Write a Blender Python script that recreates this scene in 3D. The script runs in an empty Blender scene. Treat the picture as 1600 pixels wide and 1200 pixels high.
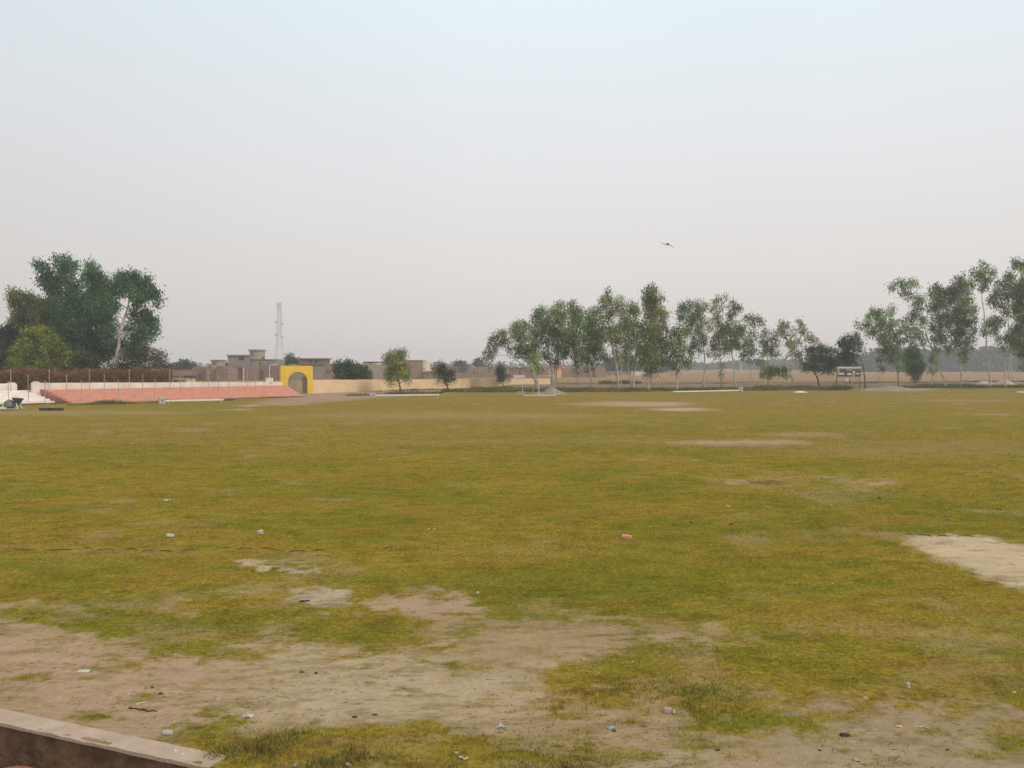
import bpy, math, random
import numpy as np
from mathutils import Vector

random.seed(7); RNG = np.random.default_rng(11)
C = bpy.context.scene.collection
F = 1386.0; H = 3.2; TILT = math.atan(28 / F)
ct, st = math.cos(TILT), math.sin(TILT)

# ------------------------------------------------------------------ camera geometry used as a surveying aid
def ray(px, py):
    a, b = (px - 800) / F, (600 - py) / F
    return (a, ct + b * st, -st + b * ct)
def G(px, py, z=0.0):                       # ground point seen at a photo position
    r = ray(px, py); t = (z - H) / r[2]
    return Vector((r[0] * t, r[1] * t, z))
def at(px, py, Y):                          # point at depth Y
    r = ray(px, py); t = Y / r[1]
    return Vector((r[0] * t, Y, H + r[2] * t))
def zat(py, Y): return at(800, py, Y).z
def plan_hit(px, A, B):                     # where line A-B is crossed, in plan
    k = ray(px, 600)[0] / ray(px, 600)[1]
    dx, dy = B.x - A.x, B.y - A.y
    s = (k * A.y - A.x) / (dx - k * dy)
    return s

# ------------------------------------------------------------------ noise
def _h(ix, iy, seed):
    n = (ix.astype(np.int64) * 374761393 + iy.astype(np.int64) * 668265263 + seed * 1274126177) & 0x7fffffff
    n = ((n ^ (n >> 13)) * 1274126177) & 0x7fffffff
    n = n ^ (n >> 16)
    return (n & 0xffff) / 65535.0
def vn(x, y, seed=0):
    x0 = np.floor(x); y0 = np.floor(y); fx = x - x0; fy = y - y0
    fx = fx * fx * (3 - 2 * fx); fy = fy * fy * (3 - 2 * fy)
    a = _h(x0, y0, seed); b = _h(x0 + 1, y0, seed); c = _h(x0, y0 + 1, seed); d = _h(x0 + 1, y0 + 1, seed)
    return (a * (1 - fx) + b * fx) * (1 - fy) + (c * (1 - fx) + d * fx) * fy
def fbm(x, y, scale, octv=4, seed=0):
    s = 0; a = 1; t = 0
    for i in range(octv):
        s = s + a * vn(x / scale * 2 ** i + 17.3 * i, y / scale * 2 ** i - 9.1 * i, seed + i); t += a; a *= .55
    return s / t
def sstep(e0, e1, v):
    t = np.clip((v - e0) / (e1 - e0), 0, 1); return t * t * (3 - 2 * t)

# ------------------------------------------------------------------ materials
def nodes(name):
    m = bpy.data.materials.new(name); m.use_nodes = True
    nt = m.node_tree; b = nt.nodes['Principled BSDF']; return m, nt, b
def L(nt, a, b): nt.links.new(a, b)
def mat(name, c1, c2=None, scale=3.0, rough=.85, bump=.3, bscale=None, metal=0, detail=6, third=None):
    m, nt, b = nodes(name); c2 = c2 or tuple(x * .75 for x in c1)
    tc = nt.nodes.new('ShaderNodeTexCoord')
    n = nt.nodes.new('ShaderNodeTexNoise'); n.inputs['Scale'].default_value = scale
    n.inputs['Detail'].default_value = detail; n.inputs['Roughness'].default_value = .65
    L(nt, tc.outputs['Object'], n.inputs['Vector'])
    r = nt.nodes.new('ShaderNodeValToRGB'); e = r.color_ramp.elements
    e[0].position = .35; e[0].color = (*c2, 1); e[1].position = .65; e[1].color = (*c1, 1)
    if third: k = e.new(.28); k.color = (*third, 1)
    L(nt, n.outputs['Fac'], r.inputs['Fac']); L(nt, r.outputs['Color'], b.inputs['Base Color'])
    b.inputs['Roughness'].default_value = rough; b.inputs['Metallic'].default_value = metal
    if bump:
        n2 = nt.nodes.new('ShaderNodeTexNoise'); n2.inputs['Scale'].default_value = bscale or scale * 6
        L(nt, tc.outputs['Object'], n2.inputs['Vector'])
        bp = nt.nodes.new('ShaderNodeBump'); bp.inputs['Strength'].default_value = bump; bp.inputs['Distance'].default_value = .02
        L(nt, n2.outputs['Fac'], bp.inputs['Height']); L(nt, bp.outputs['Normal'], b.inputs['Normal'])
    return m
def brick_mat(name, c1, c2, mortar, scale=1.0, bw=.24, bh=.08, stain=(.1, .08, .06), amount=.5):
    m, nt, b = nodes(name)
    tc = nt.nodes.new('ShaderNodeTexCoord'); sx = nt.nodes.new('ShaderNodeSeparateXYZ'); cb = nt.nodes.new('ShaderNodeCombineXYZ')
    L(nt, tc.outputs['Object'], sx.inputs[0])
    ad = nt.nodes.new('ShaderNodeMath'); L(nt, sx.outputs['X'], ad.inputs[0]); L(nt, sx.outputs['Y'], ad.inputs[1])
    L(nt, ad.outputs[0], cb.inputs['X']); L(nt, sx.outputs['Z'], cb.inputs['Y'])
    br = nt.nodes.new('ShaderNodeTexBrick'); L(nt, cb.outputs[0], br.inputs['Vector'])
    br.inputs['Color1'].default_value = (*c1, 1); br.inputs['Color2'].default_value = (*c2, 1); br.inputs['Mortar'].default_value = (*mortar, 1)
    br.inputs['Scale'].default_value = scale; br.inputs['Brick Width'].default_value = bw; br.inputs['Row Height'].default_value = bh
    br.inputs['Mortar Size'].default_value = .01
    n = nt.nodes.new('ShaderNodeTexNoise'); n.inputs['Scale'].default_value = .9; n.inputs['Detail'].default_value = 8; n.inputs['Roughness'].default_value = .7
    L(nt, tc.outputs['Object'], n.inputs['Vector'])
    rp = nt.nodes.new('ShaderNodeValToRGB'); rp.color_ramp.elements[0].position = .42; rp.color_ramp.elements[1].position = .72
    L(nt, n.outputs['Fac'], rp.inputs['Fac'])
    ml = nt.nodes.new('ShaderNodeMath'); ml.operation = 'MULTIPLY'; ml.inputs[1].default_value = amount; L(nt, rp.outputs['Color'], ml.inputs[0])
    mx = nt.nodes.new('ShaderNodeMixRGB'); L(nt, ml.outputs[0], mx.inputs['Fac']); L(nt, br.outputs['Color'], mx.inputs['Color1']); mx.inputs['Color2'].default_value = (*stain, 1)
    L(nt, mx.outputs['Color'], b.inputs['Base Color']); b.inputs['Roughness'].default_value = .95
    bp = nt.nodes.new('ShaderNodeBump'); bp.inputs['Strength'].default_value = .6; bp.inputs['Distance'].default_value = .02
    L(nt, br.outputs['Fac'], bp.inputs['Height']); bp.invert = True; L(nt, bp.outputs['Normal'], b.inputs['Normal'])
    return m
def leaf_mat(name, translu=.25, nscale=.8, lo=.7, hi=1.25):
    m, nt, b = nodes(name)
    at_ = nt.nodes.new('ShaderNodeAttribute'); at_.attribute_name = 'col'
    tc = nt.nodes.new('ShaderNodeNewGeometry')
    n = nt.nodes.new('ShaderNodeTexNoise'); n.inputs['Scale'].default_value = nscale; n.inputs['Detail'].default_value = 3
    L(nt, tc.outputs['Position'], n.inputs['Vector'])
    mr = nt.nodes.new('ShaderNodeMapRange'); mr.inputs['From Min'].default_value = .35; mr.inputs['From Max'].default_value = .65
    mr.inputs['To Min'].default_value = lo; mr.inputs['To Max'].default_value = hi
    L(nt, n.outputs['Fac'], mr.inputs['Value'])
    mx = nt.nodes.new('ShaderNodeVectorMath'); mx.operation = 'SCALE'
    L(nt, at_.outputs['Color'], mx.inputs[0]); L(nt, mr.outputs['Result'], mx.inputs['Scale'])
    L(nt, mx.outputs[0], b.inputs['Base Color']); b.inputs['Roughness'].default_value = .6
    b.inputs['Specular IOR Level'].default_value = .25
    tr = nt.nodes.new('ShaderNodeBsdfTranslucent'); L(nt, mx.outputs[0], tr.inputs['Color'])
    ms = nt.nodes.new('ShaderNodeMixShader'); ms.inputs['Fac'].default_value = translu
    out = nt.nodes['Material Output']
    L(nt, b.outputs[0], ms.inputs[1]); L(nt, tr.outputs[0], ms.inputs[2]); L(nt, ms.outputs[0], out.inputs['Surface'])
    return m

# ------------------------------------------------------------------ mesh helpers
class MB:
    def __init__(s): s.v = []; s.f = []
    def quad(s, a, b, c, d):
        n = len(s.v); s.v += [tuple(a), tuple(b), tuple(c), tuple(d)]; s.f.append((n, n + 1, n + 2, n + 3))
    def prism(s, base, top):                      # two rings of equal length
        n = len(s.v); k = len(base); s.v += [tuple(p) for p in base] + [tuple(p) for p in top]
        s.f.append(tuple(n + i for i in reversed(range(k)))); s.f.append(tuple(n + k + i for i in range(k)))
        for i in range(k):
            j = (i + 1) % k; s.f.append((n + i, n + j, n + k + j, n + k + i))
        return s
    def box(s, x0, y0, z0, x1, y1, z1):
        return s.prism([(x0, y0, z0), (x1, y0, z0), (x1, y1, z0), (x0, y1, z0)], [(x0, y0, z1), (x1, y0, z1), (x1, y1, z1), (x0, y1, z1)])
    def obox(s, c, u, w, hx, hy, z0, z1):          # box with plan axis u
        c = Vector((c[0], c[1], 0)); u = Vector((u[0], u[1], 0)).normalized(); n = Vector((-u.y, u.x, 0))
        P = [c - u * hx - n * hy, c + u * hx - n * hy, c + u * hx + n * hy, c - u * hx + n * hy]
        return s.prism([(p.x, p.y, z0) for p in P], [(p.x, p.y, z1) for p in P])
    def tube(s, pts, rad, k=8):
        pts = [Vector(p) for p in pts]
        if not hasattr(rad, '__len__'): rad = [rad] * len(pts)
        n = len(s.v); prev = Vector((1, 0, 0))
        for i, p in enumerate(pts):
            d = (pts[min(i + 1, len(pts) - 1)] - pts[max(i - 1, 0)]).normalized()
            a = prev - d * prev.dot(d)
            if a.length < 1e-3: a = Vector((0, 1, 0)) - d * d.y
            a.normalize(); prev = a; b = d.cross(a)
            for j in range(k):
                t = 2 * math.pi * j / k; s.v.append(tuple(p + (a * math.cos(t) + b * math.sin(t)) * rad[i]))
        for i in range(len(pts) - 1):
            for j in range(k):
                j2 = (j + 1) % k; s.f.append((n + i * k + j, n + i * k + j2, n + (i + 1) * k + j2, n + (i + 1) * k + j))
        s.f.append(tuple(n + j for j in reversed(range(k)))); m = n + (len(pts) - 1) * k; s.f.append(tuple(m + j for j in range(k)))
        return s
    def build(s, name, m, parent=None, smooth=False, origin=None, bevel=0):
        me = bpy.data.meshes.new(name)
        o0 = Vector(origin) if origin is not None else Vector((0, 0, 0))
        if parent is not None and origin is None: o0 = Vector(parent['_o']) if '_o' in parent else Vector((0, 0, 0))
        me.from_pydata([tuple(Vector(p) - o0) for p in s.v], [], s.f); me.update()
        o = bpy.data.objects.new(name, me); C.objects.link(o); me.materials.append(m)
        if smooth: me.shade_smooth()
        if bevel:
            md = o.modifiers.new('bev', 'BEVEL'); md.width = bevel; md.segments = 2
        if parent is None: o.location = o0
        else: o.parent = parent
        if origin is not None or (parent is not None and '_o' in parent): o['_o'] = tuple(o0)
        return o
def tag(o, label=None, cat=None, group=None, kind=None):
    if label: o['label'] = label
    if cat: o['category'] = cat
    if group: o['group'] = group
    if kind: o['kind'] = kind
    return o
def thing(name, loc, label, cat, group=None):
    o = bpy.data.objects.new(name, None); C.objects.link(o); o.location = loc; o['_o'] = tuple(loc)
    o.empty_display_size = .3
    return tag(o, label, cat, group)
def np_mesh(name, V, Fq, m, cols=None, parent=None, origin=(0, 0, 0), smooth=False, attrs=None):
    V = np.asarray(V, dtype=np.float32) - np.asarray(origin, dtype=np.float32); k = Fq.shape[1]
    me = bpy.data.meshes.new(name); me.vertices.add(len(V)); me.vertices.foreach_set('co', V.ravel())
    me.loops.add(Fq.size); me.loops.foreach_set('vertex_index', Fq.ravel().astype(np.int32))
    me.polygons.add(len(Fq)); me.polygons.foreach_set('loop_start', (np.arange(len(Fq)) * k).astype(np.int32))
    me.update(calc_edges=True)
    if cols is not None:
        a = me.color_attributes.new('col', 'FLOAT_COLOR', 'POINT')
        a.data.foreach_set('color', np.concatenate([cols, np.ones((len(cols), 1))], 1).astype(np.float32).ravel())
    for nme, arr in (attrs or {}).items():
        a = me.attributes.new(nme, 'FLOAT', 'POINT'); a.data.foreach_set('value', arr.astype(np.float32))
    if smooth: me.shade_smooth()
    o = bpy.data.objects.new(name, me); C.objects.link(o); me.materials.append(m)
    if parent is None: o.location = origin
    else: o.parent = parent
    return o

# ------------------------------------------------------------------ camera, light, sky
cam = bpy.data.cameras.new('camera'); co = bpy.data.objects.new('camera', cam); C.objects.link(co)
co.location = (0, 0, H); co.rotation_euler = (math.pi / 2 - TILT, 0, 0)
cam.sensor_width = 36; cam.lens = 36 * F / 1600; cam.clip_end = 6000; cam.clip_start = .1
S = bpy.context.scene; S.camera = co
SUN_EL, SUN_AZ = math.radians(42), math.radians(125)     # azimuth clockwise from +Y: behind and to the right
sd = Vector((math.sin(SUN_AZ) * math.cos(SUN_EL), math.cos(SUN_AZ) * math.cos(SUN_EL), math.sin(SUN_EL)))
sl = bpy.data.lights.new('sun', 'SUN'); sl.energy = 1.5; sl.angle = math.radians(12); sl.color = (1, .93, .82)
so = bpy.data.objects.new('sun', sl); C.objects.link(so); so.rotation_euler = sd.to_track_quat('Z', 'Y').to_euler()
W = bpy.data.worlds.new('World'); S.world = W; W.use_nodes = True; wt = W.node_tree
bg = wt.nodes['Background']; bg.inputs['Strength'].default_value = .1
sky = wt.nodes.new('ShaderNodeTexSky'); sky.sky_type = 'NISHITA'; sky.sun_disc = False
sky.sun_elevation = SUN_EL; sky.sun_rotation = SUN_AZ; sky.dust_density = 5; sky.air_density = 1.2
tcw = wt.nodes.new('ShaderNodeTexCoord'); sw = wt.nodes.new('ShaderNodeSeparateXYZ'); L(wt, tcw.outputs['Generated'], sw.inputs[0])
wr = wt.nodes.new('ShaderNodeValToRGB'); L(wt, sw.outputs['Z'], wr.inputs['Fac'])
e = wr.color_ramp.elements; e[0].position = 0; e[0].color = (.81, .735, .70, 1); e[1].position = 1; e[1].color = (.66, .72, .77, 1)
for p, c in ((.06, (.80, .745, .715)), (.14, (.82, .79, .775)), (.24, (.84, .85, .87)), (.38, (.825, .935, .97)), (.5, (.74, .84, .90)), (.7, (.68, .75, .80))):
    k = wr.color_ramp.elements.new(p); k.color = (*c, 1)
wm = wt.nodes.new('ShaderNodeVectorMath'); wm.operation = 'SCALE'; wm.inputs['Scale'].default_value = 10.0; L(wt, wr.outputs['Color'], wm.inputs[0])
wn = wt.nodes.new('ShaderNodeTexNoise'); wn.inputs['Scale'].default_value = 1.6; wn.inputs['Detail'].default_value = 3; L(wt, tcw.outputs['Generated'], wn.inputs['Vector'])
wmr = wt.nodes.new('ShaderNodeMapRange'); wmr.inputs['To Min'].default_value = .94; wmr.inputs['To Max'].default_value = 1.06; L(wt, wn.outputs['Fac'], wmr.inputs['Value'])
wm2 = wt.nodes.new('ShaderNodeVectorMath'); wm2.operation = 'SCALE'; L(wt, wm.outputs[0], wm2.inputs[0]); L(wt, wmr.outputs['Result'], wm2.inputs['Scale'])
wx = wt.nodes.new('ShaderNodeMixRGB'); wx.inputs['Fac'].default_value = .88; L(wt, sky.outputs['Color'], wx.inputs['Color1']); wm3 = wt.nodes.new('ShaderNodeVectorMath'); wm3.operation = 'SCALE'; L(wt, wm2.outputs[0], wm3.inputs[0]); wl = wt.nodes.new('ShaderNodeMapRange'); wl.inputs['From Min'].default_value = -.6; wl.inputs['From Max'].default_value = -.05; wl.inputs['To Min'].default_value = .87; wl.inputs['To Max'].default_value = 1.0; L(wt, sw.outputs['X'], wl.inputs['Value']); L(wt, wl.outputs['Result'], wm3.inputs['Scale']); L(wt, wm3.outputs[0], wx.inputs['Color2'])
L(wt, wx.outputs['Color'], bg.inputs['Color'])
S.render.engine = 'CYCLES'; S.cycles.use_denoising = True; S.cycles.max_bounces = 6; S.cycles.volume_bounces = 1
S.cycles.transparent_max_bounces = 8
S.view_settings.view_transform = 'Standard'; S.view_settings.look = 'None'; S.view_settings.exposure = 0.07; S.view_settings.gamma = 1

# ------------------------------------------------------------------ haze
hz = MB().box(-1500, -60, -1.6, 1500, 1480, 27).build('haze', bpy.data.materials.new('haze_air')); tag(hz, 'pale haze hanging over the whole playing field', None, None, 'stuff')
hm = hz.data.materials[0]; hm.use_nodes = True; hn = hm.node_tree
hn.nodes.remove(hn.nodes['Principled BSDF']); pv = hn.nodes.new('ShaderNodeVolumePrincipled')
pv.inputs['Color'].default_value = (.93, .95, 1, 1); pv.inputs['Density'].default_value = .00075; pv.inputs['Anisotropy'].default_value = .2
L(hn, pv.outputs['Volume'], hn.nodes['Material Output'].inputs['Volume'])

# ------------------------------------------------------------------ ground
DA, DB = G(0, 1128), G(330, 1200)                       # edge of the drain
du = (DB - DA).normalized(); dn = Vector((-du.y, du.x, 0))
if dn.y < 0: dn = -dn
sl_ = (DB.y - DA.y) / (DB.x - DA.x); ic = DA.y - sl_ * DA.x
# ratio columns
cols_ = np.concatenate([np.linspace(-2.0, -.72, 40)[:-1], np.linspace(-.72, .72, 900), np.linspace(.72, 6, 60)[1:]])
NR = 520; t = np.linspace(0, 1, NR); t = t ** 1.0
R, T = np.meshgrid(cols_, t)
d0 = (ic) / (1 - sl_ * R) + .02
inv = 1 / d0 + (1 / 1400. - 1 / d0) * T
D = 1 / inv; GX = R * D; GY = D
def hgt(x, y):
    near = np.exp(-y / 60.)
    e_ = np.clip((y - (ic + sl_ * x)) / math.hypot(1, sl_) / .5, 0, 1)
    return near * (e_ ** 1.5 * ((fbm(x, y, 1.6, 4, 3) - .5) * .07 + (fbm(x, y, 6., 2, 9) - .5) * .10) + (fbm(x, y, .12, 3, 19) - .5) * .012 * (e_ > .01))

def poly_w(pts): return np.array([[G(*p).x, G(*p).y] for p in pts])
def poly_sd(P, X, Y):                                   # signed distance in metres, + inside
    x = X.ravel(); y = Y.ravel(); ins = np.zeros(len(x), bool); dm = np.full(len(x), 1e9)
    n = len(P)
    for i in range(n):
        a = P[i]; b = P[(i + 1) % n]
        cr = ((a[1] > y) != (b[1] > y)) & (x < (b[0] - a[0]) * (y - a[1]) / (b[1] - a[1] + 1e-12) + a[0]); ins ^= cr
        e_ = b - a; tt = np.clip(((x - a[0]) * e_[0] + (y - a[1]) * e_[1]) / (e_ @ e_ + 1e-12), 0, 1)
        dm = np.minimum(dm, np.hypot(x - a[0] - tt * e_[0], y - a[1] - tt * e_[1]))
    return np.where(ins, dm, -dm).reshape(X.shape)
def ell(px, py, rx, ry, n=20):
    return [(px + rx * math.cos(2 * math.pi * i / n), py + ry * math.sin(2 * math.pi * i / n)) for i in range(n)]

TAN = (.415, .285, .16); PINK = (.46, .305, .195); PALE = (.47, .36, .225); GREY = (.39, .29, .18); BROWN = (.14, .08, .022); WHITE = (.56, .43, .27)
# (polygon, softness m, strength, colour)
MAIN = [(-300, 945), (0, 955), (70, 965), (110, 985), (160, 1003), (230, 1012), (300, 1022), (380, 1014), (405, 1000), (430, 985), (470, 998), (520, 1008), (600, 1010), (665, 1000), (700, 985),
        (760, 975), (850, 970), (950, 974), (1060, 978), (1130, 986), (1060, 1000), (980, 1012), (930, 1025), (870, 1040), (850, 1055), (900, 1080), (960, 1097), (1040, 1116), (1100, 1134), (1190, 1122),
        (1230, 1102), (1290, 1090), (1400, 1098), (1480, 1106), (1620, 1116), (1950, 1130), (1950, 1330), (-500, 1330)]
PATCH = [
 (MAIN, .55, 1.0, TAN),
 ([(-300, 975), (0, 985), (120, 1010), (260, 1040), (420, 1050), (500, 1090), (300, 1150), (150, 1150), (0, 1120), (-300, 1120)], .7, .9, PINK),
 ([(420, 1015), (620, 1030), (860, 1050), (800, 1100), (700, 1120), (500, 1130), (380, 1110)], .6, .9, PALE),
 ([(415, 942), (450, 924), (500, 912), (550, 919), (575, 935), (540, 950), (470, 952)], .22, 1, (.47, .37, .25)),
 ([(545, 940), (590, 927), (690, 922), (730, 938), (750, 955), (725, 972), (660, 966), (590, 962)], .25, 1, PINK),
 ([(640, 955), (750, 950), (820, 975), (720, 995), (660, 992)], .3, .8, TAN),
 ([(1400, 838), (1460, 835), (1530, 837), (1600, 850), (1820, 880), (1820, 995), (1650, 943), (1560, 910), (1500, 886), (1440, 862)], .22, 1.05, WHITE),
 ([(1440, 848), (1530, 842), (1600, 856), (1820, 895), (1820, 960), (1650, 920), (1560, 888)], .35, 1.0, (.60, .45, .27)),
 (ell(402, 880, 30, 6), .2, .95, WHITE), (ell(466, 887, 18, 2.5), .12, .9, PALE), (ell(450, 872, 50, 7), .3, .5, TAN), (ell(445, 858, 16, 2), .1, .7, PALE),
 (ell(985, 632, 100, 4), 2.2, .9, PINK), (ell(1060, 640, 60, 3), 1.6, .95, (.50, .36, .27)), (ell(1160, 692, 115, 5), 1.1, .85, PINK), (ell(1260, 680, 60, 4), 1.2, .6, TAN),
 (ell(1195, 753, 60, 9), .7, .6, TAN), (ell(1205, 754, 38, 4), .3, .9, BROWN), (ell(1148, 754, 10, 3), .2, .9, PALE), (ell(1372, 755, 18, 3), .3, .8, PALE), (ell(1345, 750, 55, 5), .5, .45, TAN), (ell(1300, 770, 80, 8), .8, .35, TAN),
 (ell(270, 935, 26, 7), .3, .7, TAN), (ell(185, 940, 55, 6), .4, .55, TAN), (ell(60, 948, 60, 6), .4, .7, PINK), (ell(400, 922, 28, 4), .25, .6, PALE), (ell(220, 993, 30, 4), .2, .6, TAN), (ell(305, 958, 30, 4), .2, .5, PALE), (ell(110, 960, 60, 6), .4, .4, TAN),
 (ell(375, 640, 22, 1.3), .8, .7, PALE), (ell(445, 632, 40, 1.6), 1.2, .75, PALE), (ell(390, 634, 20, .8), .6, .8, WHITE), (ell(300, 672, 26, 3), .7, .4, GREY), (ell(460, 694, 45, 2), .5, .35, PALE), (ell(120, 645, 200, 4), 2.5, .4, TAN),
 (ell(1560, 648, 40, 1.5), .6, .5, PALE), (ell(1500, 626, 90, 2), 2.5, .4, TAN), (ell(700, 650, 260, 5), 4, .35, TAN), (ell(820, 690, 240, 6), 3, .28, TAN), (ell(1450, 700, 200, 12), 3, .35, BROWN), (ell(120, 865, 180, 10), 1, .3, BROWN),
 (ell(1530, 1045, 90, 16), .5, .3, BROWN), (ell(1000, 1020, 50, 8), .3, .5, TAN), (ell(1030, 1068, 40, 4), .15, .6, TAN), (ell(1340, 985, 120, 9), .5, .3, TAN), (ell(780, 860, 140, 6), .6, .25, BROWN),
 ([(1240, 1110), (1400, 1120), (1600, 1140), (1900, 1150), (1900, 1300), (900, 1300), (1000, 1160), (1120, 1150)], .5, .8, GREY),
 # far side
 ([(380, 633), (440, 624), (478, 612), (560, 607), (700, 601), (710, 612), (650, 618), (585, 622), (520, 627), (440, 632)], 2.0, 1.0, (.37, .25, .165)),
 ([(-2600, 600), (480, 612), (700, 604), (1050, 605), (1600, 601), (4200, 601), (4200, 574.3), (-2600, 574.3)], 2.0, 1.0, (.33, .205, .11)),
 ([(600, 603.5), (1000, 604.6), (1600, 602), (3500, 602), (3500, 598), (1600, 598), (1000, 600), (600, 600)], 3.0, 1.0, (.36, .245, .155)),
 ([(600, 601), (1000, 601.4), (1350, 599.5), (1600, 598), (3500, 598), (3500, 595), (1600, 595.5), (1000, 597), (600, 598)], 3.0, 1.0, (.18, .11, .06)),
 ([(1000, 590), (3500, 588), (3500, 586), (1000, 588)], 8.0, .6, (.33, .22, .12)),
 ([(700, 612), (1000, 611), (1330, 610), (1440, 609), (1620, 607), (2600, 607), (2600, 603.5), (1440, 603), (1000, 605), (700, 606)], 1.8, .9, (.15, .135, .045)),
 (ell(1400, 608, 60, 3.5), 2.0, 1.0, (.33, .27, .2)),
]
SP = [(ell(430, 1178, 140, 30), .3, 1.0), (ell(600, 1188, 120, 30), .3, .9), (ell(345, 1150, 50, 14), .2, .8), (ell(850, 1190, 130, 20), .3, .5), (ell(660, 1132, 24, 6), .1, .8), (ell(575, 985, 95, 22), .4, 1.0), (ell(730, 1043, 28, 6), .15, .8), (ell(735, 1004, 22, 4), .15, .8), (ell(985, 1180, 30, 5), .1, .6), (ell(1090, 1165, 30, 6), .15, .7), (ell(1450, 1140, 25, 6), .12, .8), (ell(1580, 1150, 40, 14), .2, .8), (ell(1300, 1120, 30, 6), .12, .6), (ell(65, 1015, 30, 3), .08, .45), (ell(50, 958, 45, 6), .2, .9), (ell(200, 925, 80, 6), .3, .7), (ell(1320, 1170, 22, 4), .1, .5), (ell(1510, 1175, 40, 6), .12, .7), (ell(130, 1060, 14, 3), .06, .6), (ell(170, 1120, 20, 3), .06, .3), (ell(335, 1110, 20, 4), .06, .35), (ell(1175, 1180, 40, 6), .1, .6)]

def classify(X, Y):
    """dirt amount and soil colour for plan positions"""
    pitch = None; dirt = np.zeros(X.shape); col = np.zeros(X.shape + (3,)) + np.array(TAN)
    n1 = fbm(X, Y, 1.1, 5, 40) - .5; n2 = fbm(X, Y, 9., 4, 50) - .5; n3 = fbm(X, Y, .22, 3, 60) - .5
    for P, soft, stg, c in PATCH:
        if c is TAN and P is MAIN: k = 2.4
        else: k = 2.2
        far = soft > 1.5
        sdv = poly_sd(poly_w(P), X, Y)
        nn = n2 * k * soft if far else (n1 * 1.2 + n3 * 2.0) * k * max(min(soft, .4), .3) * .8 * (.55 if stg > 1.01 else 1)
        hard = stg > 1.01; w = sstep(-soft, soft, sdv + nn) * min(stg, 1); pitch = w if hard and pitch is None else pitch
        dirt = np.maximum(dirt * (1 - w * .0), w) if stg >= .0 else dirt
        col = col * (1 - w[..., None]) + np.array(c) * w[..., None]
    for P, soft, stg in SP:
        sdv = poly_sd(poly_w(P), X, Y)
        w = sstep(-soft, soft, sdv + (n1 * 1.9 + n3) * 2 * soft) * stg
        dirt = dirt * (1 - w)
    # scattered thin turf in the bare soil and worn spots in the turf
    sp = fbm(X, Y * 1.8, .5, 4, 70)
    dirt = np.clip(dirt - .7 * sstep(.60, .80, sp) * (Y < 30), 0, 1); sp2 = fbm(X, Y * 2.6, .20, 3, 74) * .65 + fbm(X, Y, 1.6, 2, 75) * .35; dirt = dirt - .4 * sstep(.58, .68, sp2) * (Y < 26); dirt = np.maximum(dirt, pitch * .97)
    wear = sstep(.62, .82, fbm(X, Y, 1.5, 5, 80)) * .4
    return np.maximum(dirt, wear * (Y < 110)), col

GREENER = [(ell(960, 945, 190, 40), 1.2, .6), (ell(560, 985, 110, 25), .5, .6), (ell(300, 985, 160, 25), .6, .45), (ell(1150, 1000, 200, 40), .8, .3), (ell(460, 872, 80, 14), .6, .7), (ell(1000, 803, 200, 4), .5, .3), (ell(1300, 820, 240, 12), 1.2, .4), (ell(760, 905, 90, 14), .8, .3), (ell(1100, 655, 300, 5), 5, .35), (ell(960, 628, 200, 3), 5, .3), (ell(180, 632, 90, 3), 2, .6), (ell(1250, 660, 160, 6), 4, .25)]
dirt, scol = classify(GX, GY)
GZ = hgt(GX, GY)
a1 = fbm(GX, GY, 22, 4, 90)[..., None]; a2 = fbm(GX, GY * 1.6, 3.5, 5, 100)[..., None]; a3 = fbm(GX, GY * 1.5, .42, 4, 110)[..., None]; a4 = fbm(GX, GY * 2.2, 1.1, 4, 115)[..., None]
g_green = np.array((.205, .178, .016)); g_yel = np.array((.282, .210, .022)); g_tan = np.array((.315, .212, .045)); g_dk = np.array((.125, .095, .010))
gc = g_green + (g_yel - g_green) * sstep(.22, .78, a2)
gc = gc + (g_tan - gc) * (sstep(.45, .75, a1) * .5)
for P_, s_, k_ in GREENER: w_ = (sstep(-s_, s_, poly_sd(poly_w(P_), GX, GY) + (fbm(GX, GY, 1.5, 4, 33) - .5) * 3 * s_) * k_)[..., None]; gc = gc + (np.array((.145, .155, .016)) - gc) * w_ * .8
gc = gc + (g_tan - gc) * sstep(.55, .8, a3) * .35
gc = gc + (g_dk - gc) * sstep(.50, .28, a3) * .35
gc = gc + (np.array((.28, .17, .03)) - gc) * sstep(.54, .72, a4) * .55; gc = gc + (np.array((.15, .16, .016)) - gc) * sstep(.44, .28, a4) * .5
fy = np.clip((GY[..., None] - 25) / 60, 0, 1); gc = gc + (np.array((.245, .178, .040)) - gc) * fy * .75
scol = scol * (.74 + .34 * fbm(GX, GY * 1.7, 1.3, 5, 120)[..., None] + .20 * fbm(GX, GY * 2.5, .22, 3, 125)[..., None])
scol = scol + (np.array((.23, .165, .07)) - scol) * (sstep(.55, .72, fbm(GX, GY * 2.4, .35, 4, 127)) * .5)[..., None] * (GY < 40)[..., None]
dd = dirt[..., None]
gc = gc * np.array((1.07, 1.02, 1.25))
base = gc * (1 - dd) + scol * dd
V = np.stack([GX, GY, GZ], -1).reshape(-1, 3)
nr, nc = GX.shape
ii = np.arange(nr * nc).reshape(nr, nc)
FQ = np.stack([ii[:-1, :-1], ii[:-1, 1:], ii[1:, 1:], ii[1:, :-1]], -1).reshape(-1, 4)

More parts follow.
